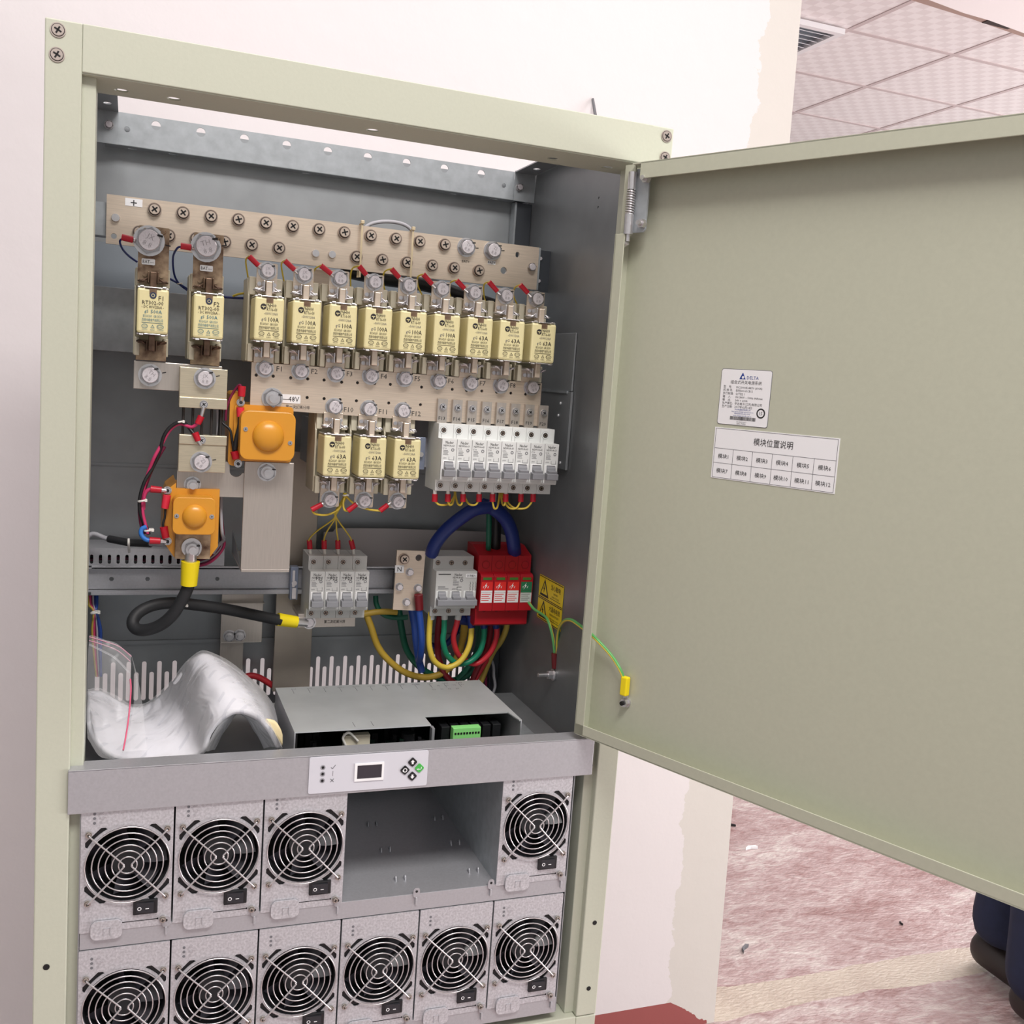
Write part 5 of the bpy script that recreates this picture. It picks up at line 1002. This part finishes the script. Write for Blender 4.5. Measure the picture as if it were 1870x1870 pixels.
def make_module(label):
    """origin: lower left corner of the front face"""
    t = thing('rectifier_module', label, 'power module', (0, 0, 0)); cx, cz, R = .0420, .0668, .0380
    mb = MB(); holes = [circ(cx, cz, R, 40)]
    for qx in (-1, 1):
        for qz in (-1, 1):
            pts = [];
            for k in range(7): a = math.radians(27 + 36 * k / 6); pts.append((cx + qx * (R + .0028) * math.cos(a), cz + qz * (R + .0028) * math.sin(a)))
            pts += [(cx + qx * (.0205), cz + qz * .0382), (cx + qx * .0245, cz + qz * .0382), (cx + qx * .0382, cz + qz * .0245), (cx + qx * .0382, cz + qz * .0200)]
            holes.append(pts)
    mb.plate(rrect(0, MW, .0, MH, .001), holes, 0, .0012, SPANG)
    for x, a in ((.0117, .1195), (.0117, .1150), (.0117, .1103)): mb.cyl((x, -.0002, a), (x, .0004, a), .0014, GREYI, 12)
    for s, a in (('AC', .1195), ('ALM', .1150), ('CL', .1103)): mb.text(s, .0155, a, .0034, mat('faint_grey_ink', (170, 165, 170), .5), -.0003, 'l')
    mb.box(.0300, .0705, -.0003, .0002, .0068, .0074, DARK); mb.box(.0700, .0712, -.0003, .0002, .0064, .0080, DARK)
    mb.build('faceplate', t)
    mb = MB(); mb.box(0, .0010, .0012, .27, .0, MH, GALV); mb.box(MW - .001, MW, .0012, .27, .0, MH, GALV); mb.box(0, MW, .0012, .27, MH - .001, MH, GALV); mb.box(0, MW, .0012, .27, 0, .001, GALV); mb.box(.001, MW - .001, .030, .031, .001, MH - .001, DARK); mb.box(.001, MW - .001, .269, .27, .001, MH - .001, GALV); mb.build('case', t)
    mb = MB(); mb.plate([(.003, .028), (.081, .028), (.081, .1075), (.003, .1075)], [circ(cx, cz, R - .0005, 40)], .002, .026, BLACK); mb.cyl((cx, .028, cz), (cx, .007, cz), .0150, RUBB, 32)
    for k in range(7):
        a = 2 * PI * k / 7; V = []
        for r in (.0148, .0258, .0368):
            for q, (da, y) in enumerate(((-.30, .009), (.30, .024))): an = a + da + (r - .0148) * 8; V.append((cx + r * math.cos(an), y, cz + r * math.sin(an)))
        mb.raw(V, [(0, 1, 3, 2), (2, 3, 5, 4)], mat('grey_fan_plastic', (52, 51, 58), .35), True)
    mb.build('fan', t)
    mb = MB()
    for r in (.0083, .0143, .0203, .0263, .0322, .0383): mb.tube([(cx + r * math.cos(2 * PI * k / 40), -.0030, cz + r * math.sin(2 * PI * k / 40)) for k in range(40)], .00068, STEEL, 6, sm=False, closed=True)
    for q in (-1, 1): mb.tube([(cx + q * .0350, -.0022, cz + .0330), (cx + q * .0320, -.0040, cz + .0295), (cx + q * .0060, -.0043, cz + .0040), (cx + q * .0040, -.0043, cz), (cx + q * .0060, -.0043, cz - .0040), (cx + q * .0320, -.0040, cz - .0325), (cx + q * .0350, -.0022, cz - .0360)], .0009, STEEL, 8, sub=4)
    mb.build('fan_guard', t)
    for q in (-1, 1):
        for z in (.0330, -.0360): SCR(t, (cx + q * .0352, -.0008, cz + z), .0030, .0028, m=mat('module_screw_steel', (190, 184, 176), .3, .8))
    SCR(t, (.0752, -.0010, .0068), .0031, .0040, m=mat('module_screw_steel', (190, 184, 176), .3, .8))
    mb = MB(); mb.box(.0478, .0702, -.0028, .004, .0142, .0288, BLACK, .0008); o = mb.build('power_switch', t)
    mb = MB(); mb.prism([(.0508, -.0030), (.0665, -.0052), (.0665, -.0015), (.0508, -.0015)], .0165, .0265, mat('rocker_plastic', (46, 47, 52), .35), 'z'); ring(mb, .0535, .0212, .0012, .0019, -.0042, WHITE, 20); mb.box(.0590, .0622, -.0052, -.0047, .0208, .0214, WHITE); mb.build('rocker', o)
    mb = MB(); mb.prism(rrect(.0100, .0385, -.0070, .0118, .0060), -.0028, -.0008, SPANG); mb.box(.0215, .0218, -.0033, -.0026, -.0035, .0045, GALV2); mb.box(.0275, .0278, -.0033, -.0026, -.0035, .0045, GALV2); mb.box(.0215, .0278, -.0033, -.0026, .0042, .0045, GALV2); mb.build('latch_tab', t)
    return t
MY = -.0008
ROWS = ['top', 'bottom']; ORD = ['leftmost', 'second from left', 'third from left', 'fourth from left', 'fifth from left', 'rightmost']
m0 = make_module('zinc fan module with wire guard, top row, leftmost'); m0.location = (MX0, MY, B1); m0['group'] = 'fan modules of the subrack'
for r, b in enumerate((B1, B2)):
    for i in range(6):
        if (r == 0 and i in (0, 3, 4)): continue
        lab = 'zinc fan module with wire guard, %s row, %s' % (ROWS[r], ORD[i]) if not (r == 0 and i == 5) else 'zinc fan module with wire guard right of the empty slot, top row'
        dup(m0, (MX0 + MPIT * i, MY, b), lab)

# ================================================================ PAPER MANUAL IN A CLEAR BAG
def crom(p, n):
    out = []; N = len(p)
    for i in range(N - 1):
        a, b, c, d = p[max(i - 1, 0)], p[i], p[i + 1], p[min(i + 2, N - 1)]
        for k in range(n):
            t = k / n; out.append(.5 * (2 * b + (c - a) * t + (2 * a - 5 * b + 4 * c - d) * t * t + (3 * b - a - 3 * c + d) * t ** 3))
    out.append(p[-1]); return out
def sheet(mb, rows, n, thick, m, nv=10, wob=0):
    R = [crom(r, n) for r in rows]; C = list(zip(*R)); G = [crom(list(c), nv) for c in C]
    nu, nw = len(G), len(G[0]); V = []
    for i in range(nu):
        for j in range(nw):
            v = G[i][j].copy()
            if wob: v += Vector((0, 0, 1)) * wob * (math.sin(i * .9 + j * .7) + math.sin(i * .37 - j * 1.3)) * .5
            V.append(v)
    F = [(i * nw + j, (i + 1) * nw + j, (i + 1) * nw + j + 1, i * nw + j + 1) for i in range(nu - 1) for j in range(nw - 1)]
    t = bmesh.new(); vs = [t.verts.new(v) for v in V]
    for f in F: t.faces.new([vs[k] for k in f])
    bmesh.ops.recalc_face_normals(t, faces=list(t.faces))
    if thick:
        g = bmesh.ops.solidify(t, geom=list(t.faces), thickness=thick)
    mb.sub(t, m, True); return G
def paper_mat():
    m, nt, b, N, L = new_tree('printed_paper'); b.inputs['Roughness'].default_value = .5
    tc = N('ShaderNodeTexCoord'); mp = N('ShaderNodeMapping'); mp.inputs['Rotation'].default_value = (0, 0, .55); mp.inputs['Scale'].default_value = (1, 1, 1)
    L(tc.outputs['Object'], mp.inputs[0]); sp = N('ShaderNodeSeparateXYZ'); L(mp.outputs[0], sp.inputs[0])
    s = N('ShaderNodeMath'); s.operation = 'MULTIPLY'; s.inputs[1].default_value = 420; L(sp.outputs['X'], s.inputs[0]); sn = N('ShaderNodeMath'); sn.operation = 'SINE'; L(s.outputs[0], sn.inputs[0])
    g = N('ShaderNodeMath'); g.operation = 'GREATER_THAN'; g.inputs[1].default_value = .72; L(sn.outputs[0], g.inputs[0])
    n = N('ShaderNodeTexNoise'); n.inputs['Scale'].default_value = 35; L(tc.outputs['Object'], n.inputs['Vector']); g2 = N('ShaderNodeMath'); g2.operation = 'GREATER_THAN'; g2.inputs[1].default_value = .53; L(n.outputs['Fac'], g2.inputs[0])
    mm = N('ShaderNodeMath'); mm.operation = 'MULTIPLY'; L(g.outputs[0], mm.inputs[0]); L(g2.outputs[0], mm.inputs[1])
    mx = N('ShaderNodeMix'); mx.data_type = 'RGBA'; L(mm.outputs[0], mx.inputs['Factor']); mx.inputs['A'].default_value = lin((226, 226, 231)); mx.inputs['B'].default_value = lin((208, 209, 216)); L(mx.outputs['Result'], b.inputs['Base Color']); return m
PAPR = paper_mat()
front = P3([(168, 1318, .10), (176, 1345, .09), (196, 1372, .075), (235, 1386, .060), (300, 1384, .05), (362, 1376, .04), (378, 1340, .04), (400, 1312, .04), (432, 1296, .04), (468, 1304, .04), (495, 1330, .04), (514, 1366, .04)])
back = P3([(160, 1262, .19), (185, 1262, .19), (215, 1278, .19), (240, 1290, .185), (266, 1287, .18), (300, 1262, .175), (328, 1228, .17), (350, 1202, .17), (378, 1193, .17), (420, 1214, .17), (470, 1252, .17), (500, 1290, .17)])
mid = [(a + b_) / 2 + Vector((0, 0, .004)) for a, b_ in zip(front, back)]
mb = MB(); sheet(mb, [front, mid, back], 5, .005, PAPR, 8); man = mb.build('paper_manual'); tag(man, 'white printed manual bent into an arch inside a clear plastic bag on the shelf', 'manual')
mb = MB(); off = Vector((0, -.0015, .0022)); fr2 = [p + Vector((0, -.006, .0015)) for p in front]; bk2 = [p + Vector((0, .004, .0018)) for p in back]; md2 = [p + off for p in mid]
sheet(mb, [fr2, md2, bk2], 5, 0, FILM, 8, wob=.0012)
# hanging open end of the bag with its zip, at the left edge
flap0 = P3([(163, 1160, .12), (190, 1168, .12), (218, 1178, .12), (240, 1196, .12)]); flap1 = P3([(160, 1215, .11), (190, 1222, .105), (220, 1228, .10), (238, 1240, .10)])
flap2 = P3([(158, 1290, .09), (185, 1296, .085), (215, 1300, .08), (236, 1310, .08)]); flap3 = P3([(160, 1350, .06), (180, 1378, .05), (205, 1386, .045), (228, 1372, .045)])
sheet(mb, [flap0, flap1, flap2, flap3], 5, 0, FILM, 6, wob=.0012)
side = [P3([(240, 1196, .12), (252, 1240, .11), (262, 1300, .09), (268, 1370, .05)]), P3([(240, 1196, .12), (248, 1245, .10), (240, 1310, .08), (228, 1372, .045)])]
sheet(mb, side, 5, 0, FILM, 4)
# inner walls of the bag in the arch opening
ins = [P3([(376, 1372, .041), (392, 1335, .041), (414, 1308, .041), (436, 1300, .041), (462, 1307, .041), (486, 1332, .041), (505, 1364, .041)]), P3([(392, 1371, .09), (405, 1345, .09), (420, 1320, .09), (436, 1304, .09), (452, 1318, .09), (468, 1340, .09), (482, 1366, .09)])]
sheet(mb, ins, 5, 0, FILM, 4, wob=.0015)
bag = mb.build('plastic_bag'); tag(bag, 'clear zip plastic bag wrapped around the white manual at the lower left', 'bag')
ZL = mat('faded_pink_line', (206, 150, 168), .45)
ZP = mat('pink_zip_line', (226, 96, 130), .45)
mb = MB()
mb.tube(P3([(238, 1240, .098), (239, 1262, .09), (235, 1310, .076), (229, 1350, .055), (225, 1370, .043)]), .0008, ZP, 6)
mb.tube(P3([(163, 1163, .119), (190, 1171, .119), (218, 1181, .119), (240, 1199, .119)]), .0006, ZL, 6); mb.tube(P3([(163, 1170, .118), (190, 1178, .118), (216, 1189, .118), (238, 1208, .118)]), .0006, ZL, 6); mb.tube(P3([(163, 1177, .117), (190, 1190, .117), (212, 1203, .117), (236, 1228, .117)]), .0010, FILM, 6)
mb.build('zip_strip', bag, 'pink zip strip')
mb = MB(); sheet(mb, [P3([(486, 1312, .045), (502, 1316, .045), (512, 1330, .045), (516, 1342, .045)]), P3([(482, 1330, .0445), (496, 1338, .0445), (508, 1350, .0445), (516, 1362, .0445)])], 4, .0006, mat('cream_tape', (232, 214, 168), .5), 3); tag(mb.build('paper_sticker'), 'cream coloured paper tab at the right foot of the bent manual', 'sticker')

# ================================================================ PERSON BEHIND THE DOOR
SKIN = mat('skin', (196, 150, 126), .55); HAIR = mat('black_hair', (24, 20, 20), .6); SHIRT = mat('navy_work_jacket_cloth', (40, 50, 84), .85, 0, .08, 60)
def skin(name, joints, edges, m, parent=None, root=0, lvl=2):
    me = bpy.data.meshes.new(name); me.from_pydata([j[0] for j in joints], edges, []); o = bpy.data.objects.new(name, me); COL.objects.link(o)
    md = o.modifiers.new('skin', 'SKIN'); md.use_smooth_shade = True
    for i, j in enumerate(joints):
        r = j[1]; me.skin_vertices[0].data[i].radius = (r, r) if not isinstance(r, tuple) else r
    me.skin_vertices[0].data[root].use_root = True
    o.modifiers.new('sub', 'SUBSURF').levels = lvl; o.modifiers['sub'].render_levels = lvl
    dg = bpy.context.evaluated_depsgraph_get(); e = o.evaluated_get(dg); nm = bpy.data.meshes.new_from_object(e); nm.name = name
    bpy.data.objects.remove(o); n = bpy.data.objects.new(name, nm); COL.objects.link(n); nm.materials.clear(); nm.materials.append(m)
    if parent: n.parent = parent; n.location = -parent.location
    return n
px_, py_ = 2.01, .61           # where the person stands, facing -X
per = thing('person', 'person in navy trousers and dark shoes standing behind the open door at the right', 'person', (px_, py_, 0))
def J(x, y, z, r): return ((px_ + x, py_ + y, z), r)
# body: pelvis 0, spine 1-3, neck, head; arms
body = [J(0, 0, .92, .10), J(0, 0, 1.08, .10), J(.01, 0, 1.25, .115), J(.01, 0, 1.38, .10), J(0, 0, 1.46, .05), J(-.02, 0, 1.53, .055), J(-.03, 0, 1.60, .082), J(-.02, 0, 1.67, .075),
        J(0, -.17, 1.38, .05), J(.02, -.22, 1.12, .036), J(-.10, -.22, .92, .028), J(-.15, -.22, .86, .026), J(0, .17, 1.38, .05), J(.02, .22, 1.12, .036), J(-.10, .22, .92, .028), J(-.15, .22, .86, .026),
        J(0, -.09, .86, .075), J(.05, -.06, .50, .052), J(.095, -.04, .12, .036), J(0, .09, .86, .075), J(-.06, .06, .50, .052), J(-.09, .04, .12, .036)]
BE = [(0, 1), (1, 2), (2, 3), (3, 4), (4, 5), (5, 6), (6, 7), (3, 8), (8, 9), (9, 10), (10, 11), (3, 12), (12, 13), (13, 14), (14, 15), (0, 16), (16, 17), (17, 18), (0, 19), (19, 20), (20, 21)]
for s, w in ((-1, 11), (1, 15)):       # fingers rooted in each palm
    bx, by, bz_ = body[w][0]
    for k in range(5):
        dy = (k - 1.5) * .016 * 1; L_ = (.062, .072, .068, .056, .045)[k]; i = len(body)
        if k == 4: a, b_ = (bx - .01, by - s * .030, bz_ - .005), (bx - .035, by - s * .042, bz_ - .030)
        else: a, b_ = (bx - .028, by + dy, bz_ - .030), (bx - .030, by + dy, bz_ - .030 - L_ * .6)
        body += [(a, .009), (b_, .008)]; BE += [(w, i), (i, i + 1)]
skin('body', body, BE, SKIN, per)
jk = [J(0, 0, .90, .135), J(0, 0, 1.08, .130), J(.01, 0, 1.25, .145), J(.01, 0, 1.38, .12), J(0, 0, 1.44, .065), J(0, -.18, 1.38, .068), J(.02, -.22, 1.12, .052), J(-.09, -.22, .935, .042), J(0, .18, 1.38, .068), J(.02, .22, 1.12, .052), J(-.09, .22, .935, .042)]
skin('jacket', jk, [(0, 1), (1, 2), (2, 3), (3, 4), (3, 5), (5, 6), (6, 7), (3, 8), (8, 9), (9, 10)], SHIRT, per)
tr = [J(0, 0, .95, .125), J(0, 0, .86, .12), J(.02, -.08, .74, .095), J(.05, -.06, .50, .082), J(.085, -.045, .28, .076), J(.095, -.04, .07, .080), J(-.03, .08, .74, .095), J(-.06, .06, .50, .084), J(-.08, .045, .28, .080), J(-.09, .04, .05, .086)]
skin('trousers', tr, [(0, 1), (1, 2), (2, 3), (3, 4), (4, 5), (1, 6), (6, 7), (7, 8), (8, 9)], NAVY, per)
for s in (-1, 1):
    y = s * .04; xo = .095 if s < 0 else -.09; so = [((px_ + xo + .075, py_ + y, .050), (.044, .050)), ((px_ + xo, py_ + y, .050), (.046, .048)), ((px_ + xo - .08, py_ + y, .036), (.044, .034)), ((px_ + xo - .15, py_ + y, .030), (.036, .026))]
    skin('shoe', so, [(0, 1), (1, 2), (2, 3)], SHOE, per)
mb = MB(); hc = Vector((px_ - .02, py_, 1.655)); mb.sphere(hc + Vector((.020, 0, .012)), .094, HAIR, (1.0, .88, .95), n=28); mb.build('hair', per)
mb = MB()
for s in (-1, 1): mb.sphere(hc + Vector((-.088, s * .030, -.022)), .010, WHITE, n=14); mb.sphere(hc + Vector((-.0955, s * .030, -.022)), .0048, DARK, n=10); mb.sphere(hc + Vector((.0, s * .086, -.030)), .022, SKIN, (.6, .4, 1), n=14)
mb.prism([(hc.x - .088, hc.z - .02), (hc.x - .118, hc.z - .055), (hc.x - .085, hc.z - .058)], hc.y - .010, hc.y + .010, SKIN, bev=.003); mb.box(hc.x - .094, hc.x - .080, hc.y - .022, hc.y + .022, hc.z - .082, hc.z - .076, mat('lip_colour', (160, 92, 84), .5), .002); mb.build('face', per)
per.rotation_euler = (0, 0, math.radians(92))
